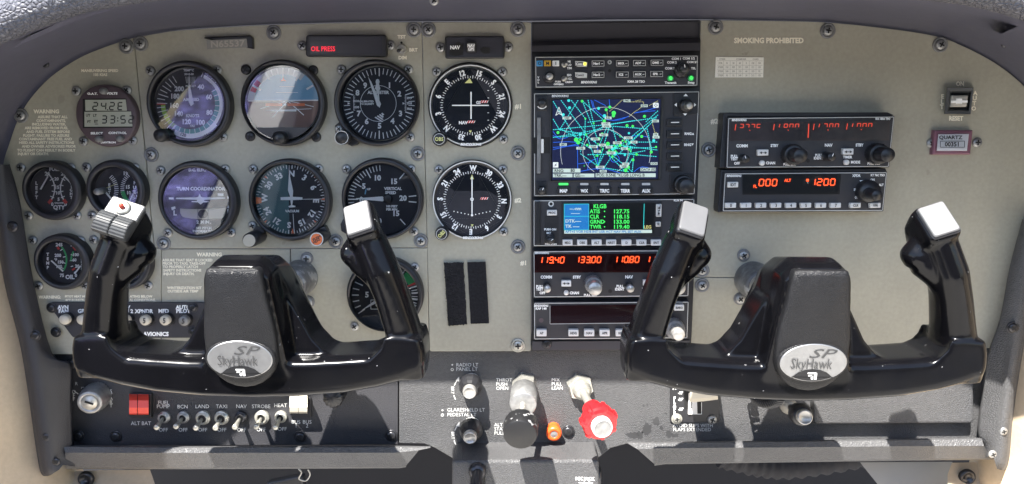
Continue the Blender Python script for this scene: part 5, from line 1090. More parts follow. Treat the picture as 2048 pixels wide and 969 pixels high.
for x0, y0 in [(578, 340), (1304, 332)]: button(t, B2, [(x0, y0), (x0 + 94, y0 - 1), (x0 + 92, y0 + 50), (x0, y0 + 52)], w, .004); mb = MB(B2, 'btn_text'); swap_arrow(mb, x0 + 48, y0 + 27, 24, w + .0043); part(t, 'swap_arrow', mb, weld=False)
for x, y in [(620, 456), (1342, 450)]: mb = MB(B2, 'btn_white'); mb.knob(x, y, w + .004, [(22, w), (22, w + .003), (18, w + .004), (0, w + .004)], 20); part(t, 'round_button', mb)
mb = MB(B2, 'recess'); mb.disc(1008, 436, 16, w + .0004, 16); part(t, 'screw_hole', mb, weld=False)
txt(t, B2, [('BENDIX/KING', 356, 88, 17, 'l', dict(shear=.2, wx=.8)), ('KX 155A TSO', 1646, 77, 17, 'c', dict(wx=.85)), ('COMM', 444, 308, 24, 'c', dict(wx=.9)), ('STBY', 720, 306, 23, 'c', dict(wx=.85)), ('NAV', 1182, 302, 24, 'c', dict(wx=.9)), ('STBY', 1446, 301, 23, 'c', dict(wx=.85)), ('PULL', 378, 396, 21, 'c', dict(wx=.9)), ('TEST', 378, 420, 21, 'c', dict(wx=.9)), ('OFF', 401, 457, 21, 'c', dict(wx=.9)), ('CHAN', 688, 454, 21, 'c', dict(wx=.9)), ('PULL 25K', 848, 466, 19, 'c', dict(wx=.9)), ('PULL', 1098, 388, 21, 'c', dict(wx=.9)), ('IDENT', 1096, 413, 21, 'c', dict(wx=.9)), ('TIMER', 1344, 404, 21, 'c', dict(wx=.9)), ('MODE', 1412, 447, 21, 'c', dict(wx=.9)), ('PULL OBS', 1568, 459, 19, 'c', dict(wx=.9))], w + .0005)
t = side_unit('transponder', 'right panel transponder with red 1200 code and a row of white number keys', [(292, 538), (1686, 527), (1652, 868), (274, 872)], .020); w = .020
mb = MB(B2, 'radio_side'); mb.prism([(262, 512), (1670, 500), (1684, 530), (296, 542), (276, 874), (240, 876), (236, 850)], 0, .017, .001); part(t, 'sleeve', mb)
mb = MB(B2, 'recess'); mb.ngon([(448, 556), (1290, 548), (1276, 720), (448, 724)], w + .0004); mb.m('led'); mb.seg7('000', 588, 594, 36, 54, 56, 9, w + .0008, .14); mb.seg7('1200', 1028, 590, 36, 54, 56, 9, w + .0008, .14); mb.text('FL', 556, 654, 24, w + .0008, wx=.9); mb.text('ALT', 834, 602, 24, w + .0008, wx=.9); mb.ngon(rect(992, 590, 1014, 612), w + .0008); part(t, 'screen', mb, weld=False)
mb = MB(B2, 'screen_pane'); mb.ngon([(448, 556), (1290, 548), (1276, 720), (448, 724)], w + .0012); part(t, 'screen_glass', mb, weld=False)
for x0, s_ in [(304, '0'), (434, '1'), (562, '2'), (690, '3'), (818, '4'), (945, '5'), (1073, '6'), (1199, '7'), (1368, 'CLR'), (1538, 'VFR')]: button(t, B2, [(x0, 797), (x0 + 92, 795), (x0 + 90, 836), (x0, 839)], w, .004, text=s_, th=26 if len(s_) == 1 else 20, wx=.85)
button(t, B2, [(326, 618), (414, 616), (412, 662), (324, 664)], w, .004, text='IDT', th=24, wx=.85)
rotary(t, B2, 1600, 730, 50, w, .012, 'knob', None, 46, .016); mb = MB(B2, 'knob'); mb.knob(1545, 700, w + .010, [(96, w), (94, w + .006), (84, w + .010), (0, w + .010)], 40); part(t, 'knob_skirt', mb)
mb = MB(B2, 'dial_white'); mb.ngon([(1590, 640), (1610, 668), (1594, 664)], w + .0006); part(t, 'pointer', mb, weld=False); mb = MB(B2, 'recess'); mb.disc(924, 822, 12, w + .0005, 12); part(t, 'screw_hole', mb, weld=False)
txt(t, B2, [('BENDIX/KING', 312, 564, 17, 'l', dict(shear=.2, wx=.8)), ('XPDR', 1420, 562, 21, 'c', dict(wx=.85)), ('KT 76C TSO', 1602, 558, 18, 'c', dict(wx=.85)), ('TST', 1467, 612, 18, 'c', dict(wx=.85)), ('ON', 1558, 597, 18, 'c', dict(wx=.85)), ('ALT', 1632, 641, 18, 'c', dict(wx=.85)), ('SBY', 1416, 681, 18, 'c', dict(wx=.85)), ('OFF', 1426, 749, 18, 'c', dict(wx=.85))], w + .0003)
# ================================================================== SWITCHES AND KNOBS
# breaker plate
t = thing('breaker_panel', 'black avionics plate with a row of white push breakers', 'panel', 245, 677, 0)
mb = MB(B4, 'radio'); mb.prism(rrect([(232, 108), (1000, 108), (1000, 276), (345, 276), (300, 279), (234, 236)], 16), 0, .003, .0006); part(t, 'plate', mb)
txt(t, B4, [('AVN', 299, 130, 17, 'c'), ('FAN', 301, 148, 17, 'c'), ('GPS', 390, 148, 17, 'c'), ('COM 1', 490, 148, 17, 'c'), ('NAV', 590, 131, 17, 'c'), ('COM 2', 592, 149, 17, 'c'), ('XPNDR', 682, 149, 17, 'c'), ('MFD', 775, 148, 17, 'c'), ('AUTO', 868, 130, 17, 'c'), ('PILOT', 868, 148, 17, 'c'), ('AVIONICS', 739, 257, 18, 'c')], .0034)
screws(t, B4, [(246, 132), (266, 248), (552, 248), (914, 130), (918, 246)], 'blackw', .003, .8)
for x, y, s_, m_, lab in [(301, 191, '', 'ivory', 'plain white push breaker below AVN FAN lettering'), (384, 191, '', 'ivory', 'white push breaker left of the left yoke grip, edge showing'), (588, 193, '8', 'ivory', 'white push breaker marked 8 right of the left yoke grip'), (683, 194, '5', 'ivory', 'white push breaker marked 5 below XPNDR lettering'), (778, 194, '5', 'ivory', 'white push breaker marked 5 below MFD lettering'), (868, 196, '5', 'washer', 'dull grey push breaker below AUTO PILOT lettering')]:
    b = thing('push_breaker', lab, 'breaker', x / 2.369, 560 + y / 2.369, .003, 'push breakers on the avionics plate')
    mb = MB(B4, 'dark_steel'); mb.knob(x + 3, y, .010, [(33, .003), (33, .006), (29, .009), (26, .010), (0, .010)], 28); part(b, 'collar', mb)
    mb = MB(B4, m_); mb.knob(x, y, .014, [(25, .009), (25, .013), (22, .014), (0, .014)], 28); mb.m('btn_text')
    if s_: mb.text(s_, x, y, 24, .0144, wx=.8)
    part(b, 'button', mb)

# ignition switch
t = thing('ignition_switch', 'round silver ignition key switch at lower left', 'switch', 180, 830, LWp)
mb = MB(B4, 'steel'); O = mb.P(414, 582, .013); O.y = 0; kk = mb.k(.013); q = Vector((.0028, 0, .0015))
mb.lathe(O + q * 0, (.12, -1, -.05), [(68 * kk, LWp), (68 * kk, .004), (60 * kk, .010), (58 * kk, .012), (42 * kk, .0125), (40 * kk, .011), (0, .011)], 64, wob=lambda a, j: 1 + (.03 * math.cos(36 * a) if j < 2 else 0)); part(t, 'barrel', mb)
mb = MB(B4, 'shaft'); c = O + Vector((.12 * .011, -.0118, -.05 * .011)); mb.lathe(c, (.12, -1, -.05), [(39 * kk, 0), (39 * kk, .0004), (0, .0004)], 32); mb.m('recess'); d_ = Vector((.9, .1, -.35)).normalized(); n_ = Vector((.35, 0, .9)).normalized(); c2 = c + Vector((.0001, -.0008, 0)); mb.add([c2 - d_ * .0045 - n_ * .0012, c2 + d_ * .0045 - n_ * .0012, c2 + d_ * .0045 + n_ * .0012, c2 - d_ * .0045 + n_ * .0012], [[0, 1, 2, 3]]); part(t, 'keyhole', mb, weld=False)

# master rocker, bus rocker
t = thing('master_switch', 'twin orange red rocker switch above ALT BAT lettering', 'switch', 281, 832, LWp)
mb = MB(B4, 'bezel'); mb.prism(rrect(rect(616, 540, 716, 656), 6), LWp, LWp + .004, .0006); part(t, 'frame', mb)
for x0, x1 in [(612, 650), (653, 704)]:
    mb = MB(B4, 'orange_red'); rows = []
    for y, w_ in [(540, -.004), (556, .002), (572, .007), (606, .011), (636, .008), (640, -.004)]: rows.append([mb.P(x0, y, w_), mb.P(x1, y, w_)])
    rows2 = [[mb.P(x0, y, -.006), mb.P(x1, y, -.006)] for y, w_ in [(540, 0), (640, 0)]]
    prof = [(540, -.006), (556, .002), (572, .007), (606, .010), (634, .008), (640, -.006)]
    mb.loft([[Vector((mb.P(x0, y, w_).x, -w_, mb.P(x0, y, w_).z)) for y, w_ in prof], [Vector((mb.P(x1, y, w_).x, -w_, mb.P(x0, y, w_).z)) for y, w_ in prof]]); part(t, 'rocker', mb)
t = thing('bus_switch', 'white rocker switch above BUS 1 and BUS 2 lettering', 'switch', 600, 832, LWp)
mb = MB(B5, 'bezel'); mb.prism(rrect(rect(474, 560, 572, 654), 6), LWp, LWp + .003, .0006); part(t, 'frame', mb)
for x0, x1 in [(472, 512), (514, 556)]:
    mb = MB(B5, 'ivory'); prof = [(545, -.006), (560, .002), (578, .007), (604, .010), (626, .008), (634, -.006)]
    mb.loft([[Vector((mb.P(x0, y, w_).x, -w_, mb.P(x0, y, w_).z)) for y, w_ in prof], [Vector((mb.P(x1, y, w_).x, -w_, mb.P(x0, y, w_).z)) for y, w_ in prof]]); part(t, 'rocker', mb)

# toggles
for fr, bx, by, tx, ty, lab, m_ in [(B4, 771, 657, 740, 703, 'bat handle toggle switch below PUMP lettering', 'steel'), (B4, 863, 657, 832, 698, 'bat handle toggle switch below BCN lettering', 'steel'), (B5, 56, 660, 26, 706, 'bat handle toggle switch below LAND lettering', 'zinc'), (B5, 145, 660, 120, 706, 'bat handle toggle switch below TAXI lettering', 'zinc'), (B5, 236, 658, 212, 702, 'bat handle toggle switch with dark nut below NAV lettering', 'dark_steel'), (B5, 336, 658, 314, 700, 'bat handle toggle switch with bright nut below STROBE lettering', 'zinc'), (B5, 426, 656, 404, 704, 'bat handle toggle switch below HEAT lettering', 'zinc')]:
    t = thing('toggle_switch', lab, 'switch', fr[0] + bx / fr[2], fr[1] + by / fr[2], LWp, 'toggle switches on the switch panel')
    mb = MB(fr, m_); r_ = 37 if '.' not in lab and ('STROBE' in lab or 'TAXI' in lab or 'LAND' in lab) else 31
    mb.knob(bx, by, LWp + .005, [(r_, LWp), (r_, LWp + .0025), (r_ * .92, LWp + .003), (r_ * .8, LWp + .003), (r_ * .78, LWp + .006), (r_ * .6, LWp + .006), (r_ * .5, LWp + .003), (0, LWp + .003)], 24); mb.m('recess'); mb.disc(bx, by, r_ * .5, LWp + .004, 16); part(t, 'nut', mb)
    a = V(fr[0] + bx / fr[2], fr[1] + by / fr[2], LWp + .003); e = V(fr[0] + tx / fr[2], fr[1] + ty / fr[2], LWp + .022)
    mb = MB(fr, 'zinc'); L = (e - a).length; mb.lathe(a, e - a, [(.0016, 0), (.0022, L * .5), (.0031, L * .9), (.0030, L * .97), (.0018, L), (0, L)], 16); part(t, 'lever', mb)

# dimmer knobs
for cx, cy, lab in [(532, 358, 'black dimmer knob with silver cap below PANEL LT lettering'), (536, 662, 'black dimmer knob with silver cap below PEDESTAL LT lettering')]:
    t = thing('brightness_knob', lab, 'knob', 780 + cx / 3.3538, 680 + (cy - 30) / 3.3538, LWp, 'dimmer knobs on the control panel')
    mb = MB(B6, 'rim'); O = mb.P(cx, cy, .018); O.y = 0; kk = mb.k(.018); A = (0, -1, -.10); O = O + Vector((0, 0, .0018))
    mb.lathe(O, A, [(66 * kk, LWp), (66 * kk, -.002), (0, -.002)], 28); mb.m('knob'); mb.lathe(O, A, [(84 * kk, -.003), (84 * kk, .004), (70 * kk, .009), (58 * kk, .012), (54 * kk, .012), (0, .012)], 12, smooth=False)
    part(t, 'skirt', mb)
    mb = MB(B6, 'knob_worn'); mb.lathe(O, A, [(48 * kk, .011), (48 * kk, .017), (44 * kk, .018), (38 * kk, .018), (36 * kk, .0174), (0, .0174)], 32); part(t, 'cap', mb)

# throttle
t = thing('throttle', 'round black throttle plunger knob on a silver nut', 'throttle', 1047, 765, LWp)
hexn = lambda mb, O, A, r_, a0, a1: mb.lathe(O, A, [(r_ * .94, a0), (r_, a0 + .002), (r_, a1 - .002), (r_ * .94, a1), (r_ * .6, a1), (0, a1)], 6, smooth=False)
base = V(1050, 768, LWp); tip = V(1040, 872, .082); A = (tip - base).normalized(); L = (tip - base).length
mb = MB(m='zinc'); hexn(mb, base, A, .0135, -.004, .013); part(t, 'nut', mb)
mb = MB(m='washer'); fc = base + A * .013; mb.m('steel'); mb.lathe(fc, A, [(.009, 0), (.0138, .0005), (.0138, .026), (.0128, .027), (.003, .027), (0, .027)], 48, wob=lambda a, j: 1 + (.012 * math.cos(40 * a) if 0 < j < 3 else 0)); part(t, 'friction_lock', mb)
mb = MB(m='zinc'); mb.tube([fc + A * .026, tip - A * .02], .0032, 20); part(t, 'shaft', mb)
mb = MB(m='knob_worn'); mb.m('worn_black'); r_ = .0168; mb.lathe(tip - A * .024, A, [(.004, -.002), (.010, 0), (r_ * .96, .003), (r_, .006), (r_, .017), (r_ * .97, .0205), (r_ * .93, .0225)], 48); mb.m('black'); mb.lathe(tip - A * .024, A, [(r_ * .93, .0225), (r_ * .85, .0234), (0, .0242)], 48); part(t, 'knob', mb)
# mixture
t = thing('mixture_control', 'red notched mixture knob with silver centre button on a hex nut', 'mixture knob', 1160, 775, LWp)
base = V(1159, 772, LWp); tip = V(1203, 853, .072); A = (tip - base).normalized(); L = (tip - base).length
mb = MB(m='zinc'); hexn(mb, base, A, .0142, -.006, .008); mb.lathe(base, A, [(.0100, .008), (.0100, .012), (.0085, .013), (.0085, .016), (.004, .016), (0, .016)], 32); part(t, 'nut', mb)
mb = MB(m='zinc'); mb.tube([base + A * .012, tip - A * .03], .0042, 20); part(t, 'shaft', mb)
def lobes(a, j):
    k = 7; d = ((a / (2 * math.pi) * k) % 1); return 1 + (.10 if (d < .24) else 0) * (1 if j >= 3 and j <= 7 else 0)
mb = MB(m='red'); P0 = tip - A * .036; mb.lathe(P0, A, [(.005, 0), (.0098, .002), (.0102, .014), (.0155, .020), (.0170, .022), (.0172, .030), (.0160, .033), (.0130, .034), (.0098, .034), (.0096, .030)], 84, smooth=False, wob=lobes); part(t, 'knob', mb)
mb = MB(m='rim'); mb.lathe(P0, A, [(.0100, .030), (.0100, .040), (.0093, .0412), (.0085, .0412), (.0083, .0405)], 40); mb.m('steel'); mb.lathe(P0, A, [(.0083, .0405), (0, .0407)], 40); part(t, 'lock_button', mb)
# alternate static air
t = thing('static_air_knob', 'small orange pull knob between throttle and mixture', 'knob', 1105, 850, LWp)
mb = MB(B6, 'orange'); O = mb.P(1100, 638, .005); O.y = 0; O.z += .0007; A = Vector((0, -1, -.12)); kk = mb.k(.005); mb.lathe(O, A, [(46 * kk, LWp), (46 * kk, -.003), (55 * kk, -.001), (55 * kk, .002), (50 * kk, .005), (28 * kk, .005), (26 * kk, .0045)], 36); mb.m('steel'); mb.lathe(O, A, [(26 * kk, .0045), (0, .0052)], 24); part(t, 'knob', mb)

# flap control
t = thing('flap_control', 'black flap plate with white degree marks right of mixture knob', 'flap control', 1388, 843, LWp)
mb = MB(B7, 'bezel'); mb.prism(rrect([(403, 200), (726, 200), (734, 553), (403, 556)], 8), LWp, LWp + .0015, .0004); part(t, 'plate', mb)
mb = MB(B7, 'recess'); mb.ngon([(500, 210), (614, 210), (614, 498), (526, 500), (526, 466), (500, 466)], LWp + .0019); part(t, 'slot', mb, weld=False)
mb = MB(B7, 'dial_white'); mb.pline([(614, 420), (614, 498), (526, 500)], 3, LWp + .0021)
for s_, x, y in [('UP', 474, 262), ('-10°', 474, 356), ('-20°', 474, 400), ('-30°', 476, 466)]: mb.text(s_, x, y, 18, LWp + .0019, wx=.75)
for i, c in enumerate('FLAPS'): mb.text(c, 433, 392 + i * 25, 20, LWp + .0019)
for i, c in enumerate('DWN'): mb.text(c, 432, 276 + i * 24, 20, LWp + .0019)
part(t, 'lettering', mb, weld=False); screw(t, B7, 447, 530, 'bright', LWp + .0015, .8); screw(t, B7, 684, 534, 'small', LWp + .0015, 1.1)
mb = MB(B7, 'btn_white'); mb.prism([(528, 360), (582, 360), (586, 498), (524, 500)], LWp + .001, LWp + .0034); mb.m('btn_text'); mb.text('0', 544, 428, 18, LWp + .0037); mb.text('5', 544, 450, 18, LWp + .0037); part(t, 'position_pointer', mb)
t = thing('flap_lever', 'ivory paddle shaped flap lever above the degree marks', 'lever', 1410, 800, LWp)
mb = MB(B7, 'ivory'); prof = [(270, .0), (270, .030), (330, .036), (396, .034), (418, .026), (418, .012), (380, .0)]
mb.loft([[mb.P(x, y, w_) for y, w_ in prof] for x, f in [(535, 0)]] + [[mb.P(x, y + dy, w_) for y, w_ in prof] for x, dy in [(560, 0), (632, -6), (712, -16), (724, -18)]]); part(t, 'handle', mb)

# cabin knob and hose under the right yoke, glove box, small bits behind the right yoke
t = thing('cabin_air_knob', 'black pull knob with silver cap beside the glove box', 'knob', 1580, 812, LWp)
base = V(1220 + 1192 / 3.3523, 680 + 440 / 3.3523, LWp); tip = V(1220 + 1308 / 3.3523, 680 + 520 / 3.3523, .05); A = (tip - base).normalized(); L = (tip - base).length
mb = MB(m='ivory'); mb.lathe(base, A, [(.0088, -.004), (.0088, .004), (.0078, .008), (.0060, .009), (.0058, .012), (.0035, .012), (0, .012)], 32); part(t, 'ferrule', mb, 'pale green grey ferrule')
mb = MB(m='dark_steel'); mb.tube([base, tip - A * .02], .0035, 16); part(t, 'shaft', mb)
mb = MB(m='knob'); mb.lathe(tip - A * .026, A, [(.006, 0), (.0085, .004), (.0112, .007), (.0112, .014), (.0092, .019), (.0078, .020), (0, .020)], 36); part(t, 'skirt', mb)
mb = MB(m='knob_worn'); mb.lathe(tip - A * .026, A, [(.0074, .019), (.0074, .026), (.0068, .0268), (.0060, .0268), (.0056, .0262), (0, .0262)], 32); part(t, 'cap', mb)
t = thing('coiled_cord', 'black coiled cord loop hanging beneath the right yoke hub', 'cord', 1535, 815, .02)
mb = MB(m='knob'); pts = [V(*p, .006 + .008 * i) for i, p in enumerate(smooth_line([(1500, 770), (1512, 796), (1532, 806), (1556, 800), (1566, 780)], 3))]
P2 = []
for i in range(len(pts) - 1):
    for k in range(12):
        c = pts[i].lerp(pts[i + 1], k / 12); T = (pts[i + 1] - pts[i]).normalized(); U = T.orthogonal().normalized(); W = T.cross(U); a = 2 * math.pi * (k / 6.0); P2.append(c + (U * math.cos(a) + W * math.sin(a)) * .0048)
mb.tube(P2, .0014, 6); part(t, 'cord', mb)
t = thing('glove_box_door', 'textured grey black glove box door under the right yoke', 'door', 1790, 848, LWp)
mb = MB(m='plastic'); mb.prism(rrect([(1627, 716), (1948, 716), (1949, 848), (1629, 850)], 9, 5), LWp, LWp + .012, .003, 3); part(t, 'panel', mb)
t = thing('parking_knob', 'small black knob peeking out under the left yoke arm', 'knob', 665, 800, LWp)
mb = MB(B5, 'knob'); mb.knob(675, 566, .012, [(46, LWp), (50, .002), (50, .009), (42, .012), (0, .012)], 48, wob=lambda a, j: 1 + .05 * math.cos(12 * a)); part(t, 'cap', mb)

# ================================================================== CONTROL YOKES
YM = .135                                            # middle plane of the arms
def zof(y, w_): return V(1051, y, w_).z
ZA = V(600, 555, 0).z                                # height of the shaft axis
def make_yoke(axis_px, label, left):
    ax = V(axis_px, 555, 0); t = thing('control_yoke', label, 'yoke', axis_px, 555, 0, 'control yokes'); X = ax.x
    Z = lambda y, w_: zof(y, w_)
    P = lambda x, y, w_: Vector((X + x, -w_, Z(y, w_)))
    b = MB(m='yoke')
    # arms: rounded plate with curved lower edge
    def plate_ring(w_, sc=1.0, up=0.0, dn=0.0):
        q = .158; pts = []
        half = [(0, 806), (.040, 803), (.080, 795), (.110, 782), (.132, 768), (.1425, 757), (.147, 746), (.1485, 733), (.1482, 705), (.1455, 680)]
        tophalf = [(.1180, 678), (.1155, 697), (.1110, 709), (.1030, 716), (.080, 720), (.050, 724), (.02, 724)]
        r_ = half + tophalf; full = [(x, y) for x, y in r_] + [(-x, y) for x, y in r_[::-1] if x > 0]
        return [Vector((X + x * sc, -w_, zof(y, q) + (up if y < 730 and abs(x) < .1035 else 0) + (dn if y > 750 else 0))) for x, y in full]
    b.loft([plate_ring(.106, .985, -.001, .004), plate_ring(.112, .995, 0, .001), plate_ring(.150), plate_ring(.155, .99, -.002, .002), plate_ring(.158, .97, -.005, .005)])
    # hub
    def hub(w_, zt, zb, ht, hb, lean=0.0, c=.010):
        q = [(-hb + c, zb), (hb - c, zb), (hb, zb + c), (ht, zt - c), (ht - c, zt), (-ht + c, zt), (-ht, zt - c), (-hb, zb + c)]
        return [Vector((X + x, -(w_ + lean * (z - zb) / (zt - zb)), z)) for x, z in q]
    zt = zof(529, .168); zb = zof(788, .160)
    b.loft([hub(.085, zt - .012, zb + .02, .022, .046, 0), hub(.110, zt - .004, zb + .01, .0265, .047, 0), hub(.140, zt + .003, zb + .004, .0275, .040, .008), hub(.150, zt + .001, zb + .002, .0275, .0375, .013), hub(.157, zt - .003, zb + .003, .0255, .0350, .013)])
    b.tube([Vector((X, -.085, ZA)), Vector((X, -.13, ZA))], .022, 24)
    # fillets between hub and arms
    for s in (-1, 1):
        fp = [(.033, 585), (.0440, 632), (.0510, 664), (.0610, 690), (.0760, 706), (.0960, 715), (.1120, 721), (.1120, 740), (.02, 740), (.02, 585)]
        b.loft([[Vector((X + s * x, -w_, zof(y, .125))) for x, y in fp] for w_ in (.107, .145)])
    # grips, heads, thumb horns
    heads = []
    for s in (-1, 1):
        e3 = Vector((-s * .197, -.767, .581)).normalized(); e1 = Vector((.943, 0, s * .32)).normalized(); e1 = (e1 - e3 * e1.dot(e3)).normalized(); e2 = e3.cross(e1).normalized()
        if e2.z > 0: e2 = -e2
        H = Vector((X + s * .0972, -.153, zof(440, .153))); heads.append((s, H, e1, e2, e3))
        path = [(.1322, 746, .132), (.1320, 728, .132), (.1308, 698, .133), (.1270, 650, .136), (.1200, 590, .141), (.1130, 540, .145)]
        pts = [P(s * x, y, w_) for x, y, w_ in path] + [H - e3 * .019 + e2 * .010, H - e3 * .010 + e2 * .002]; rings = []
        rad = [(.0150, .022), (.0160, .0245), (.0152, .0225), (.0143, .0200), (.0142, .0190), (.0148, .0190), (.0140, .0165), (.0120, .0135)]
        for i, p in enumerate(pts):
            T = (pts[min(i + 1, 7)] - pts[max(i - 1, 0)]).normalized(); U = Vector((0, 1, 0)); U = (U - T * U.dot(T)).normalized(); W = T.cross(U)
            ex = [.3, .35, .5, .7, .85, 1, 1, 1][i]; rings.append([p + W * math.copysign(abs(math.cos(a)) ** ex, math.cos(a)) * rad[i][0] + U * math.copysign(abs(math.sin(a)) ** ex, math.sin(a)) * rad[i][1] for a in [2 * math.pi * k / 24 for k in range(24)]])
        b.loft(rings)
        def hr(a, c, d, ox=0, oy=0):
            q = [(-a, -c + .004), (-a + .004, -c), (a - .004, -c), (a, -c + .004), (a, c - .004), (a - .004, c), (-a + .004, c), (-a, c - .004)]
            return [H + e1 * (x - s * ox) + e2 * (y + oy) - e3 * d for x, y in q]
        b.loft([hr(.0118, .0152, .0), hr(.0132, .0168, .0022), hr(.0138, .0172, .010, .001), hr(.0145, .0165, .022, .003, .002), hr(.012, .012, .032, .005, .005)])
        # thumb rest: a scooped horn on the inner side below the head
        c = P(s * .0905, 513, .139); hc = H - e3 * .020 - e1 * s * .006 + e2 * .004
        A_ = (c - hc).normalized(); ax1 = Vector((1, 0, 0)); ax1 = (ax1 - A_ * ax1.dot(A_)).normalized(); ax2 = A_.cross(ax1)
        L_ = (c - hc).length
        b.loft([[hc + A_ * d * L_ + ax1 * math.cos(a) * r1 + ax2 * math.sin(a) * r2 for a in [2 * math.pi * k / 20 for k in range(20)]] for d, r1, r2 in [(0, .0105, .0100), (.35, .0115, .0105), (.8, .0135, .0130), (1.05, .0138, .0135), (1.35, .0110, .0110), (1.6, .0050, .0055)]])
        b.tube([P(s * .094, 520, .140), P(s * .108, 548, .143), P(s * .1165, 580, .143)], [.0125, .0125, .011], 16)
    body = part(t, 'body', b)
    rm = body.modifiers.new('remesh', 'REMESH'); rm.mode = 'VOXEL'; rm.voxel_size = .00125; rm.use_smooth_shade = True
    sm = body.modifiers.new('smooth', 'SMOOTH'); sm.factor = .5; sm.iterations = 20
    # leather pad on the hub front
    mb = MB(m='yoke_leather')
    zt2, zb2 = zof(538, .172), zof(779, .162)
    out = []
    def padpt(x, z): return x, z
    Lh = zt2 - zb2; ol = []
    for k in range(13): a = math.pi * k / 12; ol.append((.0315 * math.cos(a) * -1, zb2 + .030 - .030 * math.sin(a)))      # rounded bottom, left to right
    ol += [(.0318, zb2 + .045), (.0300, zb2 + .06), (.0268, zb2 + Lh * .75), (.0245, zt2 - .006), (.0225, zt2 - .001), (.020, zt2), (-.020, zt2), (-.0225, zt2 - .001), (-.0245, zt2 - .006), (-.0268, zb2 + Lh * .75), (-.0300, zb2 + .06), (-.0318, zb2 + .045)]
    cx0, cz0 = 0.0, (zt2 + zb2) / 2; rings = []
    for sc, dw in [(1.0, -.004), (1.0, .0025), (.985, .0042), (.955, .0054), (.90, .0062), (.75, .0072), (.5, .0082), (.25, .0086), (.02, .0087)]:
        r_ = []
        for x, z in ol:
            xx = x * sc * .93; zz = cz0 + (z - cz0) * (1 - (1 - sc) * .7 * 1.0) if sc > .9 else cz0 + (z - cz0) * sc
            base_w = .157 + .013 * (zz - zb) / (zt - zb); r_.append(Vector((X + xx, -(base_w + dw), zz)))
        rings.append(r_)
    mb.loft(rings, smooth=True); part(t, 'leather_pad', mb)
    # emblem: oval badge low on the pad
    ey = zof(721, .168); ew = .157 + .013 * (ey - zb) / (zt - zb) + .0075; nrm = Vector((0, -1, .018)).normalized()
    E = Vector((X, -ew - .0006, ey)); upv = Vector((0, -.10, 1)).normalized()
    def EP(x, y, d=0.0): return E + Vector((x, 0, 0)) + upv * y - Vector((0, 1, .1)).normalized() * d
    mb = MB(m='yoke_leather'); rx, ry = .0262, .0160
    mb.loft([[EP(math.sin(a) * rx * f, math.cos(a) * ry * f, d) for a in [2 * math.pi * k / 56 for k in range(56)]] for f, d in [(1.10, -.003), (1.09, .0004), (1.05, .0010), (1.02, .0008)]], caps=False, smooth=True)
    part(t, 'badge_surround', mb)
    mb = MB(m='emblem'); mb.loft([[EP(math.sin(a) * rx * f, math.cos(a) * ry * f, d) for a in [2 * math.pi * k / 56 for k in range(56)]] for f, d in [(1.03, -.002), (1.02, .0010), (.99, .0014)]])
    mb.m('black'); arc_ = [(-.0165, -.0126), (-.0115, -.0082), (-.006, -.0060), (0, -.0053), (.006, -.0060), (.0115, -.0082), (.0165, -.0126)]; low_ = [(math.sin(a) * rx * .97, math.cos(a) * ry * .97) for a in [R(d) for d in range(140, 221, 8)]]
    mb.add([EP(x, y, .0017) for x, y in arc_ + low_], [list(range(len(arc_) + len(low_)))])
    def etext(st, x, y, h, wx, shear, m_, d, sp=1.0):
        mb.m(m_); lw = sum(GL[c][2] for c in st) * sp; u = -lw / 2
        for c in st:
            g, ps, adv = GT[c]; mb.add([EP(x + (u + gx + shear * gy) * h * wx, y + (gy - .5) * h, d) for gx, gy in g], ps); u += adv * sp
    etext('SP', .0045, .0082, .0074, 1.9, .35, 'emblem_dark', .0018)
    etext('SkyHawk', -.002, -.0006, .0086, .70, .06, 'emblem_dark', .0022)
    mb.m('rim')
    for q in [[(-.0040, -.0080), (.0034, -.0080), (.0010, -.0094), (-.0040, -.0094)], [(-.0034, -.0102), (.0000, -.0102), (-.0014, -.0114), (-.0034, -.0114)], [(.0012, -.0100), (.0036, -.0084), (.0036, -.0142), (.0014, -.0142)], [(-.0012, -.0122), (.0006, -.0108), (.0006, -.0142), (-.0008, -.0142)]]: mb.add([EP(x, y, .0020) for x, y in q], [[0, 1, 2, 3]])
    part(t, 'badge', mb, weld=False)
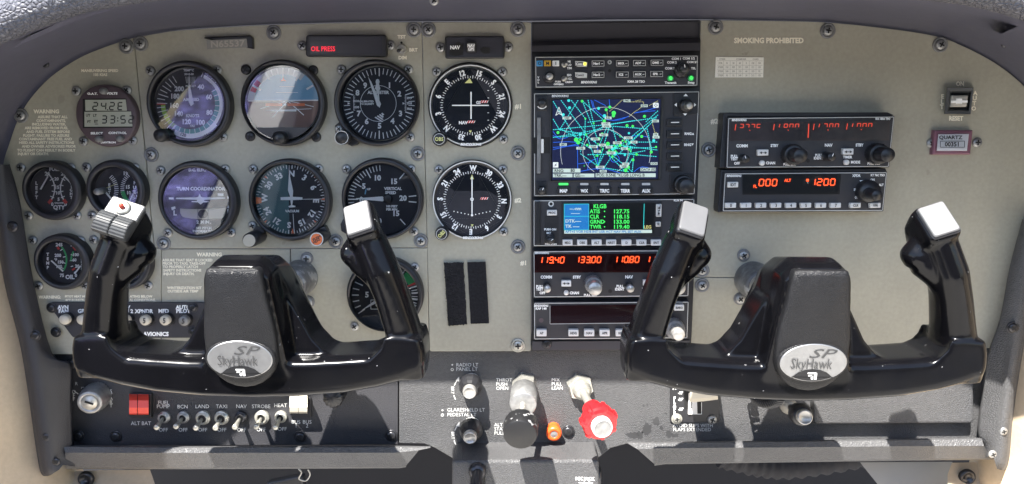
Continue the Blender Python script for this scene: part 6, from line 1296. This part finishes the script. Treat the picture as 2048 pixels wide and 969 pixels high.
    # pads / switches on the heads
    for s, H, e1, e2, e3 in heads:
        def hp(x, y, d): return H + e1 * x + e2 * y + e3 * d
        def slab(mb, a, c, d0, d1, r_=.003, ox=0, oy=0, b_=.0008):
            ring = [(p[0] + ox, p[1] + oy) for p in rrect([(-a, -c), (a, -c), (a, c), (-a, c)], r_, 4)]
            mb.loft([[hp(x, y, d0) for x, y in ring], [hp(x, y, d1 - b_) for x, y in ring], [hp(ox + (x - ox) * (1 - b_ / a), oy + (y - oy) * (1 - b_ / c), d1) for x, y in ring]])
        if left and s < 0:
            mb = MB(m='bezel'); slab(mb, .0135, .0160, -.004, .0016); part(t, 'switch_base', mb)
            mb = MB(m='switch_plate'); slab(mb, .0138, .0080, .0008, .0040, .002, .0005, -.0078); part(t, 'switch_plate', mb)
            mb = MB(m='zinc'); mb.lathe(hp(-.0010, -.0080, .0040), e3, [(.0062, 0), (.0062, .0012), (.0046, .0022), (.0040, .0022), (0, .0014)], 28); part(t, 'button_ring', mb)
            mb = MB(m='red_dull'); mb.lathe(hp(-.0010, -.0080, .005), e3, [(.0021, 0), (.0021, .0040), (.0016, .0049), (0, .0051)], 20); part(t, 'talk_button', mb)
            for ox in (-.0070, .0070):
                mb = MB(m='rocker_grey'); a = .0066; rows = []
                for k in range(31):
                    q = k / 30; y = -.0008 + .0180 * q; d = .0022 + .0068 * math.sin(math.pi * min(1, .16 + q * .72)) + (.0009 if (k // 2) % 2 else 0); rows.append([hp(ox - a, y, .0), hp(ox - a, y, d - .0006), hp(ox - a + .0008, y, d), hp(ox + a - .0008, y, d), hp(ox + a, y, d - .0006), hp(ox + a, y, 0)])
                mb.loft(rows); part(t, 'trim_switch', mb, 'ribbed grey trim rocker')
        else:
            mb = MB(m='bezel'); slab(mb, .0112, .0146, -.003, .0012); part(t, 'pad_seat', mb)
            mb = MB(m='silver_pad'); slab(mb, .0106, .0138, .0008, .0032, .0025, 0, -.0004); part(t, 'silver_pad', mb)
    # shaft and collar
    mb = MB(m='shaft'); mb.tube([Vector((X, .01, ZA)), Vector((X, -.10, ZA))], .0135, 32); part(t, 'shaft', mb)
    mb = MB(m='collar'); mb.lathe(Vector((X, 0, ZA)), (0, -1, 0), [(.0185, -.002), (.0185, .002), (.0178, .010), (.0165, .030), (.0158, .034), (.0136, .035)], 40); part(t, 'collar', mb)
    return t
make_yoke(600, 'left black control yoke with ribbed grey trim switches and a red button', True)
make_yoke(1505, 'right black control yoke with silver pads on both grip heads', False)
